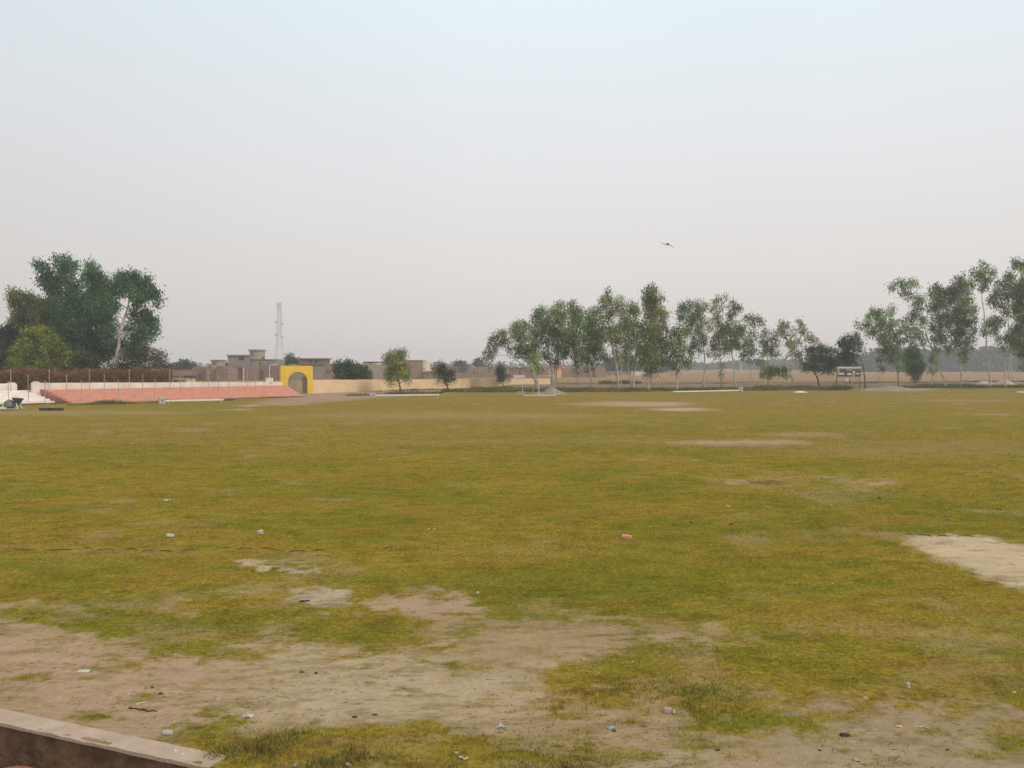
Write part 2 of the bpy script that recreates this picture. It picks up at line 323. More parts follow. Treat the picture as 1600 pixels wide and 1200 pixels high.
gm, nt, b = nodes('field_surface')
ca = nt.nodes.new('ShaderNodeAttribute'); ca.attribute_name = 'col'; da = nt.nodes.new('ShaderNodeAttribute'); da.attribute_name = 'dirt'
ge = nt.nodes.new('ShaderNodeNewGeometry')
def noise(sc, det=5, ro=.7, vec=None):
    n = nt.nodes.new('ShaderNodeTexNoise'); n.inputs['Scale'].default_value = sc; n.inputs['Detail'].default_value = det; n.inputs['Roughness'].default_value = ro
    L(nt, vec or ge.outputs['Position'], n.inputs['Vector']); return n
def mrange(src, a, b_, c, d):
    m = nt.nodes.new('ShaderNodeMapRange'); L(nt, src, m.inputs['Value'])
    for k_, v_ in zip(('From Min', 'From Max', 'To Min', 'To Max'), (a, b_, c, d)): m.inputs[k_].default_value = v_
    return m.outputs['Result']
def mth(op, a, b_):
    m = nt.nodes.new('ShaderNodeMath'); m.operation = op
    for i, v_ in enumerate((a, b_)):
        if isinstance(v_, (int, float)): m.inputs[i].default_value = v_
        else: L(nt, v_, m.inputs[i])
    return m.outputs[0]
nf = noise(14, 6, .75); mpv = nt.nodes.new('ShaderNodeMapping'); mpv.inputs['Scale'].default_value = (.55, 1.0, 1.0); L(nt, ge.outputs['Position'], mpv.inputs['Vector']); nm_ = noise(3.6, 7, .75, mpv.outputs[0]); nfine = noise(60, 3, .6)
v_g = mrange(nf.outputs['Fac'], .35, .65, .60, 1.38); v_m = mrange(nm_.outputs['Fac'], .35, .65, .82, 1.18)
v_d = mrange(nf.outputs['Fac'], .3, .7, .84, 1.14)
vmix = nt.nodes.new('ShaderNodeMix'); L(nt, da.outputs['Fac'], vmix.inputs[0]); L(nt, mth('MULTIPLY', v_g, v_m), vmix.inputs[2]); L(nt, v_d, vmix.inputs[3])
vf = mth('MULTIPLY', vmix.outputs[0], mrange(nfine.outputs['Fac'], .3, .7, .9, 1.1))
sc_ = nt.nodes.new('ShaderNodeVectorMath'); sc_.operation = 'SCALE'; L(nt, ca.outputs['Color'], sc_.inputs[0]); L(nt, vf, sc_.inputs['Scale'])
L(nt, sc_.outputs[0], b.inputs['Base Color']); b.inputs['Roughness'].default_value = 1; b.inputs['Specular IOR Level'].default_value = .0
bp = nt.nodes.new('ShaderNodeBump'); bp.inputs['Strength'].default_value = .7; bp.inputs['Distance'].default_value = .04
L(nt, mth('ADD', nf.outputs['Fac'], mth('MULTIPLY', nfine.outputs['Fac'], .25)), bp.inputs['Height']); L(nt, bp.outputs['Normal'], b.inputs['Normal'])
g = np_mesh('ground', V, FQ, gm, base.reshape(-1, 3), smooth=True, attrs={'dirt': dirt.ravel()}); tag(g, kind='structure')

# ------------------------------------------------------------------ short grass
def blades(P, h, w, col, lean=.5, rng=RNG):
    n = len(P); a = rng.uniform(0, 2 * np.pi, n); l = rng.uniform(0, lean, n) * h; la = rng.uniform(0, 2 * np.pi, n)
    u = np.stack([np.cos(a), np.sin(a), np.zeros(n)], 1) * (w / 2)[:, None]
    tip = P + np.stack([np.cos(la) * l, np.sin(la) * l, h], 1)
    Vt = np.stack([P - u, P + u, tip], 1).reshape(-1, 3); Fq = np.arange(3 * n).reshape(n, 3)
    return Vt, Fq, np.repeat(col, 3, 0)
N = 380000
q = RNG.uniform(0, 1, N); e1 = -.25; d_ = (6.4 ** e1 + (48. ** e1 - 6.4 ** e1) * q) ** (1 / e1)
x_ = RNG.uniform(-.66, .66, N) * d_
ok = d_ > ic + sl_ * x_ + .40; x_ = x_[ok]; d_ = d_[ok]
# clumping
cl = fbm(x_, d_, .16, 3, 130)
dr, _ = classify(x_, d_)
keep = RNG.uniform(0, 1, len(x_)) < np.clip((1 - dr) ** 1.8 * 1.1, .004, 1) * sstep(.24, .5, cl)
x_, d_, dr = x_[keep], d_[keep], dr[keep]; n = len(x_)
sc2 = np.clip(d_ / 11, .9, 3)
h_ = RNG.uniform(.008, .034, n) * (.8 + .2 * sc2) * (.5 + fbm(x_, d_, 1.2, 3, 140)); w_ = RNG.uniform(.005, .010, n) * sc2
tallz = np.zeros(n)
for P, s_ in ((ell(430, 1180, 150, 38), .2), (ell(610, 1192, 110, 28), .2), (ell(1010, 1095, 180, 28), .25)):
    tallz = np.maximum(tallz, sstep(-s_, s_, poly_sd(poly_w(P), x_, d_) + (fbm(x_, d_, .4, 3, 5) - .5) * .6))
h_ = h_ * (1 + tallz * 1.4 * RNG.uniform(.1, 1, n) ** 1.5)
tt = fbm(x_, d_ * 1.6, 3.5, 5, 100); t3 = fbm(x_, d_, .5, 4, 110); r_ = RNG.uniform(0, 1, n)[:, None]
bc = np.array((.235, .210, .032)) + (np.array((.29, .235, .042)) - np.array((.235, .210, .032))) * sstep(.22, .78, tt)[:, None]
for P_, s_, k_ in GREENER[:7]: bc = bc + (np.array((.16, .18, .018)) - bc) * .8 * (sstep(-s_, s_, poly_sd(poly_w(P_), x_, d_)) * k_)[:, None]
bc = bc + (np.array((.37, .25, .055)) - bc) * ((r_ < .25) * .8) * RNG.uniform(.3, 1, (n, 1))
bc = bc + (np.array((.085, .095, .012)) - bc) * ((r_ > .75) * .6)
t4 = fbm(x_, d_ * 2.2, 1.1, 4, 115)[:, None]; bc = bc + (np.array((.31, .195, .04)) - bc) * sstep(.54, .72, t4) * .6; bc = bc + (np.array((.16, .175, .018)) - bc) * sstep(.44, .28, t4) * .55
t3 = fbm(x_, d_ * 1.5, .42, 4, 110); bc = bc * (1 - .22 * sstep(.50, .30, t3)[:, None])
bc = bc * (.75 + .5 * t3[:, None]) * np.array((1, .97, 1.2)) * RNG.uniform(.8, 1.25, (n, 1))
bc = bc + (np.array((.24, .13, .04)) - bc) * (tallz[:, None] * (RNG.uniform(0, 1, (n, 1)) < .25)); bc = bc * (1 - .15 * tallz[:, None] * sstep(.45, .65, fbm(x_, d_, .35, 3, 77))[:, None])
Pz = np.stack([x_, d_, hgt(x_, d_) - .003], 1)
vt, fq, cc = blades(Pz, h_, w_, bc)
grass_m = leaf_mat('grass_blade', .2, 3, .8, 1.2); grass_m.node_tree.nodes['Principled BSDF'].inputs['Specular IOR Level'].default_value = .05
tag(np_mesh('grass', vt, fq, grass_m, cc), 'short patchy yellow-green turf covering the field', 'grass', None, 'stuff')

def tuft_patch(label, P, n, hmin, hmax, cols, seed):
    rg = np.random.default_rng(seed); pw = poly_w(P); x0, y0 = pw.min(0); x1, y1 = pw.max(0)
    X = rg.uniform(x0, x1, n); Y = rg.uniform(max(y0, 6.2), y1, n)
    sdv = poly_sd(pw, X, Y) + (fbm(X, Y, .5, 4, seed) - .5) * .5; cn = fbm(X, Y, .22, 3, seed + 3)
    k_ = (sdv > 0) & (Y > ic + sl_ * X + .12) & (rg.uniform(0, 1, n) < sstep(.30, .75, cn) * sstep(0, .5, sdv)); X, Y, cn = X[k_], Y[k_], cn[k_]; n = len(X)
    hh = rg.uniform(hmin, hmax, n) * (.3 + 1.3 * cn); c = np.array(cols)[rg.integers(0, len(cols), n)] * rg.uniform(.6, 1.3, (n, 1))
    v_, f_, c_ = blades(np.stack([X, Y, hgt(X, Y) - .004], 1), hh, rg.uniform(.006, .013, n), c, 1.1, rg)
    tag(np_mesh('grass_clump', v_, f_, grass_m, c_), label, 'grass', None, 'stuff')
tuft_patch('tangled brown and dark green grass clumps at the bottom edge', [(280, 1165), (340, 1145), (450, 1140), (560, 1155), (660, 1165), (730, 1185), (760, 1230), (260, 1230)], 14000, .015, .075, [(.20, .21, .035), (.28, .16, .06), (.12, .135, .025), (.36, .31, .09), (.30, .20, .08)], 21)
tuft_patch('dry reddish grass patch at the bottom edge right of centre', [(770, 1178), (860, 1165), (960, 1180), (1000, 1230), (740, 1230)], 6000, .012, .05, [(.32, .19, .07), (.36, .26, .09), (.20, .18, .04)], 23)
tuft_patch('longer lush turf tongue beside the pinkish half brick', [(860, 1058), (960, 1050), (1150, 1060), (1200, 1090), (1120, 1128), (1040, 1115), (950, 1095)], 12000, .012, .045, [(.26, .26, .045), (.36, .31, .07), (.19, .20, .035)], 25)

# straw, twigs and fine litter specks in the bare soil
n = 5000; q = RNG.uniform(0, 1, n); d_ = (6.6 ** -1 + (16. ** -1 - 6.6 ** -1) * q) ** -1; x_ = RNG.uniform(-.64, .64, n) * d_
ok = d_ > ic + sl_ * x_ + .40; x_ = x_[ok]; d_ = d_[ok]; dr, _ = classify(x_, d_); k = (dr > .5) & (fbm(x_, d_, .7, 3, 4) > .5); x_ = x_[k]; d_ = d_[k]; n = len(x_)
a = RNG.normal(0, .5, n); ln = RNG.uniform(.006, .06, n) ** 1.0; z = hgt(x_, d_)
A = np.stack([x_, d_, z + .002], 1); Bv = A + np.stack([np.cos(a) * ln, np.sin(a) * ln, RNG.uniform(0, .008, n)], 1)
off = np.stack([-np.sin(a) * .003, np.cos(a) * .003, np.full(n, .004)], 1)
vt = np.stack([A - off, Bv, A + off], 1).reshape(-1, 3)
cs = np.array([(.19, .13, .065), (.22, .15, .07), (.42, .34, .21), (.15, .14, .05)])[RNG.integers(0, 4, n)]
tag(np_mesh('straw', vt, np.arange(3 * n).reshape(n, 3), grass_m, np.repeat(cs, 3, 0)), 'scattered bits of straw and dry stalks on the bare soil', 'straw', None, 'stuff')

# weeds -----------------------------------------------------------
def weeds(name, label, strips, col, hr, dens, wr=(.03, .09), lean=.6):
    P = []; hh = []
    for (x0, y0, x1, y1, thick, hs) in strips:
        Aw, Bw = G(x0, y0), G(x1, y1); ln_ = (Bw - Aw).length; k = int(ln_ * dens)
        s = RNG.uniform(0, 1, k); o_ = RNG.uniform(0, thick, k)
        X = Aw.x + (Bw.x - Aw.x) * s; Y = Aw.y + (Bw.y - Aw.y) * s + o_
        cn = fbm(X, Y, 1.7, 3, 7); kp = RNG.uniform(0, 1, k) < sstep(.3, .55, cn)
        P.append(np.stack([X, Y, np.zeros(k) - .01], 1)[kp]); hh.append((RNG.uniform(*hr, k) * hs * (.4 + 1.2 * cn))[kp])
    P = np.concatenate(P); hh = np.concatenate(hh); n = len(P)
    c = np.array(col) * RNG.uniform(.55, 1.5, (n, 1)); c = c + (np.array((.26, .17, .07)) - c) * sstep(.45, .62, fbm(P[:, 0], P[:, 1], 2.6, 3, 12))[:, None] * .75
    vt, fq, cc = blades(P, hh, RNG.uniform(*wr, n), c, lean)
    return tag(np_mesh(name, vt, fq, grass_m, cc), label, 'weeds', None, 'stuff')
weeds('weeds', 'green weeds along the far edge of the field under the trees', [(688, 613.5, 1000, 612.5, 7, 1), (1000, 612, 1330, 609.5, 9, 1.0), (735, 611, 800, 611, 5, 1.4), (850, 611, 1000, 611, 6, 1.2), (1190, 608, 1335, 607.5, 5, 1.3)], (.11, .125, .035), (.10, .38), 330, (.06, .18))
weeds('weeds', 'yellow-green weeds at the foot of the white trunks on the right', [(1430, 607, 1540, 606, 8, 1), (1530, 606.5, 1700, 605.5, 9, 1), (1440, 604, 1530, 604, 5, 1.2)], (.13, .14, .03), (.12, .42), 420, (.06, .18))
weeds('weeds', 'ragged weeds along the bottom of the pink steps', [(102, 634, 250, 630, 2.2, .9), (140, 632.5, 180, 631, 2.0, 1.6), (250, 628, 360, 626, 1.5, .9), (350, 624, 470, 620.5, 1.2, .5)], (.12, .135, .035), (.06, .26), 260, (.03, .09))
weeds('weeds', 'bright green weeds along the bottom of the white steps', [(-60, 636, 20, 634, 1.2, .7), (20, 633.5, 92, 631, 1.2, .8)], (.09, .16, .05), (.06, .2), 300, (.03, .08))
weeds('weeds', 'low dry weeds beside the small trees and the long white rail', [(535, 619, 600, 618, 3, .8), (600, 617, 690, 615.5, 4, 1.2), (560, 612, 700, 609, 4, .6)], (.10, .10, .04), (.08, .36), 200, (.05, .12))
weeds('weeds', 'dark scrub on the brown bank beyond the tree row', [(940, 603, 1010, 602, 6, 1.6), (1010, 602, 1330, 601, 5, .5), (1330, 601, 1480, 600, 5, .7), (1480, 600, 1620, 598, 6, .8)], (.10, .11, .04), (.2, .6), 120, (.12, .3))

# ------------------------------------------------------------------ drain in the foreground
m_conc = mat('worn_concrete', (.52, .385, .28), (.41, .295, .205), 3, .95, .5, 40)
m_drain = mat('mossy_brick', (.27, .16, .08), (.13, .05, .03), 5.5, 1, 1.0, 14, third=(.055, .06, .022))
m_soil = mat('drain_soil', (.18, .10, .06), (.08, .05, .03), 4, 1, .8, 20)
def line_pt(s, off, z): p = DA + du * s + dn * off; return (p.x, p.y, z)
dt = thing('drain_wall', line_pt(0, 0, 0), 'dark mossy brick wall of the drain in the bottom left corner', 'wall')
rr = random.Random(3)
mb = MB(); K = 120; s0, s1 = -14, 18
fr = []; 
for i in range(K + 1):
    s = s0 + (s1 - s0) * i / K; fr.append((s, rr.uniform(-.015, .015)))
def strip(fr, z0, z1, back, jz=None):
    m = MB(); n = len(fr)
    for k_, (s, j) in enumerate(fr):
        dz = jz[k_] if jz else 0
        m.v += [line_pt(s, j, z0), line_pt(s, j, z1 + dz), line_pt(s, back, z1 + dz * .5), line_pt(s, back, z0)]
    for k_ in range(n - 1):
        o_ = 4 * k_
        for q_ in range(4): m.f.append((o_ + q_, o_ + 4 + q_, o_ + 4 + (q_ + 1) % 4, o_ + (q_ + 1) % 4))
    m.f.append((0, 1, 2, 3)); o_ = 4 * (n - 1); m.f.append((o_ + 3, o_ + 2, o_ + 1, o_)); return m
strip([(a_, b_ + .03) for a_, b_ in fr], -.62, -.03, .2).build('wall_face', m_drain, dt)
fr2 = [(s0 + (s1 - s0) * i / 260, rr.uniform(-.022, -.012) + (.03 * (rr.random() < .05))) for i in range(261)]
cop_end = (DB - DA).length
fr2 = [(s, j) for s, j in fr2 if s < cop_end + .1]
strip(fr2, -.028, .002, .22, [rr.uniform(-.006, .006) for _ in fr2]).build('coping', m_conc, dt)
fl = MB(); fl.quad(line_pt(-14, .05, -.55), line_pt(18, .05, -.55), line_pt(18, -.9, -.55), line_pt(-14, -.9, -.55))
tag(fl.build('drain_floor', m_soil), kind='structure')
m_rb = mat('red_brick', (.42, .12, .06), (.25, .07, .04), 9, .9, .5, 60)
nb = thing('drain_wall', line_pt(0, -.8, 0), 'near red brick wall of the drain cut by the bottom left corner', 'wall')
strip([(s, rr.uniform(-.97, -.95)) for s in np.linspace(-14, 18, 90)], -.62, -.05, -.76, [rr.uniform(-.02, .02) for _ in range(90)]).build('wall_face', m_drain, nb)
pvg = MB(); pvg.quad(line_pt(-16, -.96, -.06), line_pt(20, -.96, -.06), line_pt(30, -60, -.06), line_pt(-40, -60, -.06)); tag(pvg.build('paving', mat('terrace_soil', (.42, .32, .24), (.3, .22, .16), 2)), kind='structure')

# ------------------------------------------------------------------ seating steps
m_pink = mat('pink_paint', (.66, .315, .22), (.56, .26, .18), 1.4, .85, .3, 20, third=(.42, .24, .18))
m_white = mat('white_wash', (.86, .76, .68), (.74, .62, .55), 1.1, .9, .2, 15)
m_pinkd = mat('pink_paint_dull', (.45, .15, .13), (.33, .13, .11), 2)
BV = Vector((-4.5, 4.0, 0))
FL, FR = G(112, 630.5), G(473, 619.5)
FRb = at(446, 600, 98.5); BRv = Vector((FRb.x - FR.x, FRb.y - FR.y, 0))
def steps(name, A, B, va, vb, n, ztop, m, label, mend):
    """stepped terrace: front edge A-B, run va at A and vb at B"""
    root = thing(name, tuple(A), label, 'steps'); r = ztop / n
    for i in range(n):
        a0 = A + va * (i / n); b0 = B + vb * (i / n); a1 = A + va; b1 = B + vb
        mb = MB().prism([(a0.x, a0.y, i * r), (b0.x, b0.y, i * r), (b1.x, b1.y, i * r), (a1.x, a1.y, i * r)], [(a0.x, a0.y, (i + 1) * r), (b0.x, b0.y, (i + 1) * r), (b1.x, b1.y, (i + 1) * r), (a1.x, a1.y, (i + 1) * r)])
        mb.build('step', m, root, bevel=.02)
    return root
pk = steps('stepped_seating', FL, FR, BV, BRv, 6, 1.08, m_pink, 'long pink painted stepped seating with grass at its foot', m_pinkd)
# end wall of the pink terrace
u_ = (FR - FL).normalized(); q0 = FL - u_ * .3; q1 = q0 + BV
MB().prism([(q0.x, q0.y, 0), (FL.x - u_.x * .01, FL.y - u_.y * .01, 0), ((FL + BV).x - u_.x * .01, (FL + BV).y - u_.y * .01, 0), (q1.x, q1.y, 0)],
           [(q0.x, q0.y, .12), (FL.x - u_.x * .01, FL.y - u_.y * .01, .12), ((FL + BV).x - u_.x * .01, (FL + BV).y - u_.y * .01, 1.12), (q1.x, q1.y, 1.12)]).build('end_wall', m_pinkd, pk)
WR = G(86, 629.5); WL = WR - u_ * 16
steps('stepped_seating', WL, WR, BV, BV, 6, 1.0, m_white, 'white painted stepped seating at the left edge of the photo', m_white)

def wall(name, A, B, za, zb, th, m, label, z0=0, k=40, jit=.015, cap=None, cat='wall'):
    root = thing(name, (A.x, A.y, 0), label, cat); u = (B - A).normalized(); nn = Vector((-u.y, u.x, 0)) * th
    rr = random.Random(int(A.x * 10)); mb = MB()
    for i in range(k + 1):
        s = i / k; p = A + (B - A) * s; z = za + (zb - za) * s + rr.uniform(-jit, jit)
        mb.v += [(p.x, p.y, z0), (p.x, p.y, z), (p.x + nn.x, p.y + nn.y, z), (p.x + nn.x, p.y + nn.y, z0)]
    for i in range(k):
        o_ = 4 * i
        for q_ in range(4): mb.f.append((o_ + q_, o_ + 4 + q_, o_ + 4 + (q_ + 1) % 4, o_ + (q_ + 1) % 4))
    mb.f.append((0, 1, 2, 3)); o_ = 4 * k; mb.f.append((o_ + 3, o_ + 2, o_ + 1, o_)); mb.build('wall_body', m, root)
    return root
def pier(root, c, u, w, t_, h, m, name='end_pier'):
    u = Vector((u.x, u.y, 0)).normalized(); n = Vector((-u.y, u.x, 0)); ring = []; K = 10
    prof = [(-w, 0), (w, 0), (w, h - .25)] + [(w * math.cos(a), h - .25 + .25 * math.sin(a)) for a in [math.pi * i / K for i in range(1, K)]] + [(-w, h - .25)]
    A_ = [c + u * x - n * t_ + Vector((0, 0, z)) for x, z in prof]; B_ = [c + u * x + n * t_ + Vector((0, 0, z)) for x, z in prof]
    MB().prism(A_, B_).build(name, m, root)
m_wwall = mat('limewashed_wall', (.84, .76, .66), (.70, .60, .50), .9, .9, .3, 12)
WA = FL + BV + Vector((-.35, .35, 0)) - u_ * .2
WB = at(441, 600, 99.5); WB.z = 0
w1 = wall('boundary_wall', WA, WB, 1.68, 1.42, .25, m_wwall, 'low cream-white wall running along the top of the pink steps to the yellow arch')
pier(w1, WA - u_ * .25 + Vector((-.1, .1, 0)), u_, .36, .22, 1.82, m_wwall)
WC = WR + BV + Vector((-.35, .35, 0)); WC = WC - u_ * 1.25; WD = WC - u_ * 16
w2 = wall('boundary_wall', WD, WC, 1.55, 1.62, .25, m_wwall, 'short white wall behind the white steps at the left edge')
pier(w2, WC + u_ * .0 + Vector((-.1, .1, 0)), u_, .42, .22, 1.72, m_wwall)

# posts and wires
m_post = mat('weathered_post', (.42, .37, .30), (.30, .27, .22), 4, .8, .2); m_pipe = mat('grey_green_pipe', (.34, .36, .34), (.26, .28, .27), 6, .6, .1)
m_wire = mat('rusty_wire', (.20, .06, .04), (.12, .04, .03), 8, .9, 0)
ords = ['first', 'second', 'third', 'fourth', 'fifth', 'sixth', 'seventh', 'eighth', 'ninth']
rows = {'back': ([17, 77, 140, 202, 265, 325.5, 386.5], 1.0, 2.92), 'middle': ([44, 104, 163, 223, 282, 341, 399], .5, 2.46), 'front': ([13, 70, 127, 185, 242, 300, 357, 412.5], .03, 1.98)}
tops = {}
for rn, (pxs, tdep, ztop) in rows.items():
    for i, px in enumerate(pxs):
        A_, B_ = FL + BV * tdep, FR + BRv * tdep
        s = plan_hit(px, A_, B_); p = A_ + (B_ - A_) * s
        zb = {'back': 1.06, 'middle': .53, 'front': .17}[rn]
        if s < 0: zb = {'back': .98, 'middle': .48, 'front': .16}[rn]
        if px == 70: zb = 0
        if px == 44: zb = .0
        r = .038 if rn != 'front' else .03
        p = Vector((p.x, p.y, zb)); o = thing('fence_post', p, f'{ords[i]} thin post from the left in the {rn} row on the stepped seating', 'post', 'thin posts standing in three rows on the steps')
        MB().tube([p, (p.x, p.y, ztop - .25)], r * .8, 8).build('pole', m_pipe if rn == 'front' else m_post, o)
        MB().tube([(p.x, p.y, ztop - .25), (p.x, p.y, ztop)], r * 1.3, 8).build('cap', m_post, o)
        tops[(rn, i)] = Vector((p.x, p.y, ztop))
def sag(A, B, s, n=10): return [A + (B - A) * (i / n) - Vector((0, 0, s * 4 * (i / n) * (1 - i / n))) for i in range(n + 1)]
wi = 0
for i in range(7):
    bk, md_, fr_ = tops[('back', i)], tops[('middle', i)], tops[('front', i + 1)]
    o = MB().tube(sag(bk, md_, .05) + sag(md_, fr_, .05)[1:], .016, 4).build('guy_wire', m_wire)
    tag(o, f'{ords[i]} rusty wire from the left sloping down over the seating posts', 'wire', 'rusty wires strung over the posts')
for rn, k_ in (('back', 7), ('middle', 7), ('front', 8)):
    pts = []
    for i in range(k_ - 1): pts += sag(tops[(rn, i)] - Vector((0, 0, .08)), tops[(rn, i + 1)] - Vector((0, 0, .08)), .06)[(1 if pts else 0):]
    tag(MB().tube(pts, .011, 4).build('guy_wire', m_wire), f'thin wire strung along the tops of the {rn} row of posts', 'wire')

# red-brown dry scrub behind the wall
def leafcloud(P, size, asp, col, rng=RNG, droop=.7, jitter=.25):
    n = len(P); ln = rng.uniform(.7, 1.3, n) * size; wd = ln * asp
    dv = rng.normal(0, 1, (n, 3)); dv[:, 2] = dv[:, 2] * .5 - droop * 2; dv /= np.linalg.norm(dv, axis=1, keepdims=True)
    sv = np.cross(dv, rng.normal(0, 1, (n, 3))); sv /= np.linalg.norm(sv, axis=1, keepdims=True) + 1e-9
    a = P; m_ = P + dv * (ln * .45)[:, None]; t_ = P + dv * ln[:, None]
    Vv = np.stack([a, m_ + sv * (wd / 2)[:, None], t_, m_ - sv * (wd / 2)[:, None]], 1).reshape(-1, 3)
    return Vv, np.arange(4 * n).reshape(n, 4), np.repeat(col * rng.uniform(1 - jitter, 1 + jitter, (n, 1)), 4, 0)
foliage_m = leaf_mat('foliage', .36, .5, .75, 1.25); foliage_m.node_tree.nodes['Principled BSDF'].inputs['Specular IOR Level'].default_value = .06
k = 34000; px_ = RNG.uniform(-60, 268, k); Yd = 80.5 + (px_ - 60) * .0487 + 1.6 + 3.2 * (px_ < 50) + RNG.uniform(0, 5, k)
xx = (px_ - 800) / F * Yd; tp = 2.75 + .8 * fbm(px_, px_ * 0, 22, 3, 8) - .4; zz = RNG.uniform(0, 1, k) ** .7 * tp
vv, ff, cc = leafcloud(np.stack([xx, Yd, zz], 1), .26, .35, np.array((.22, .115, .06))[None] * np.ones((k, 1)), droop=-.1)
tag(np_mesh('dry_hedge', vv, ff, foliage_m, cc), 'red-brown dry scrub behind the white wall on the left', 'scrub', None, 'stuff')

# ------------------------------------------------------------------ yellow arch gate
m_yel = mat('yellow_paint', (.84, .54, .055), (.72, .44, .05), .9, .8, .3, 10, third=(.50, .33, .10)); m_metal = mat('grey_metal', (.34, .35, .34), (.25, .25, .25), 4, .5, .1, metal=.4)
GA, GB = at(438.5, 600, 101.5), at(489, 600, 103.0); GA.z = GB.z = 0
gu = (GB - GA).normalized(); gn = Vector((-gu.y, gu.x, 0)); Wg = (GB - GA).length; zt = zat(571.5, 102)
gt = thing('archway', tuple(GA), 'yellow painted arch gateway at the right end of the pink steps', 'gate')
ax0 = (450 - 438.5) / 50.5 * Wg; ax1 = (480.5 - 438.5) / 50.5 * Wg; ac = (ax0 + ax1) / 2; ar = (ax1 - ax0) / 2; zs = zat(581, 102) - ar * 1.0
def gp(s, z, off): p = GA + gu * s + gn * off; return (p.x, p.y, z)
outer, inner = [], []
K = 24
arch = [(ax0, 0), (ax0, zs)] + [(ac - ar * math.cos(math.pi * i / K), zs + ar * math.sin(math.pi * i / K)) for i in range(1, K)] + [(ax1, zs), (ax1, 0)]
out_ = [(0, 0), (0, zs)] + [((ax0 + (ax1 - ax0) * 0) * 0 + Wg * i / K, zt) for i in range(1, K)] + [(Wg, zs), (Wg, 0)]
mb = MB(); TH = .9
for (o1, a1_) in zip(out_, arch):
    mb.v += [gp(*o1, 0), gp(*a1_, 0), gp(*a1_, TH), gp(*o1, TH)]
n = len(arch)
for i in range(n - 1):
    o_ = 4 * i
    for q_ in range(4): mb.f.append((o_ + q_, o_ + 4 + q_, o_ + 4 + (q_ + 1) % 4, o_ + (q_ + 1) % 4))
mb.f.append((3, 2, 1, 0)); o_ = 4 * (n - 1); mb.f.append((o_, o_ + 1, o_ + 2, o_ + 3))
# corner pieces fill between arch ring and square top
mb.prism([gp(0, zs, 0), gp(Wg / K, zt, 0), gp(0, zt, 0)], [gp(0, zs, TH), gp(Wg / K, zt, TH), gp(0, zt, TH)])
mb.prism([gp(Wg, zs, 0), gp(Wg, zt, 0), gp(Wg - Wg / K, zt, 0)], [gp(Wg, zs, TH), gp(Wg, zt, TH), gp(Wg - Wg / K, zt, TH)])
mb.build('arch_wall', m_yel, gt)
def leafgate(x0, x1, name, back):
    mb = MB(); z1 = zs + .5
    for i in range(9):
        s = x0 + (x1 - x0) * i / 8; p = gp(s, .1, .5 + back * i / 8); mb.tube([p, (p[0], p[1], z1)], .025, 5)
    for z in (.15, .9, z1): mb.tube([gp(x0, z, .5), gp(x1, z, .5 + back)], .03, 5)
    mb.build('gate_leaf', m_metal, gt)
leafgate(ax0 + .05, ac - .05, 'gate_leaf', 0); leafgate(ax1 - .05, ax1 - .3, 'gate_leaf', 1.0)

# cream wall right of the arch
m_cream = mat('cream_wall', (.78, .56, .34), (.66, .46, .28), .7, .9, .3, 10)
CA = GB + gu * .02 + gn * .2; CB = at(860, 600, 152); CB.z = 0
wall('boundary_wall', Vector((CA.x, CA.y, 0)), CB, zat(593.5, CA.y), zat(591.6, 152), .25, m_cream, 'long cream wall stretching right from the yellow arch', k=80, jit=.012)

# earth banks
m_bank = mat('bank_earth', (.26, .165, .10), (.16, .11, .06), .8, 1, .8, 6)
def bank(name, pts, w, h, m, label=None, kind='structure', seed=1):
    rr = np.random.default_rng(seed); P = [G(*p) for p in pts]; V_ = []; Fq = []; nseg = 0; K = 9
    path = []
    for a, b_ in zip(P[:-1], P[1:]):
        k = max(4, int((b_ - a).length / .8)); path += [a + (b_ - a) * (i / k) for i in range(k)]
    path.append(P[-1]); n = len(path)
    for i, p in enumerate(path):
        d = (path[min(i + 1, n - 1)] - path[max(i - 1, 0)]).normalized(); nn = Vector((-d.y, d.x, 0)); en = min(1, i / 6, (n - 1 - i) / 6)
        hh = h * (.45 + 1.1 * float(fbm(np.array([i * .8]), np.array([seed * 7.]), 6, 4, seed)[0])) * en
        for j in range(K):
            t_ = j / (K - 1) * 2 - 1; q_ = p + nn * (t_ * w); V_.append((q_.x, q_.y, -.05 + hh * math.cos(t_ * math.pi / 2) ** 1.3 * (1 + rr.uniform(-.12, .12))))
    ii = np.arange(n * K).reshape(n, K); FQ_ = np.stack([ii[:-1, :-1], ii[1:, :-1], ii[1:, 1:], ii[:-1, 1:]], -1).reshape(-1, 4)
    o = np_mesh(name, np.array(V_), FQ_, m, smooth=True); return tag(o, label, None, None, kind)
bank('earth_bank', [(496, 614), (560, 610.5), (640, 607.5), (740, 605)], 1.6, .42, m_bank, seed=2)
bank('earth_bank', [(740, 604), (1000, 602.5), (1330, 601.5), (1480, 600.5), (1700, 599.5)], 2.2, .40, m_bank, seed=5)

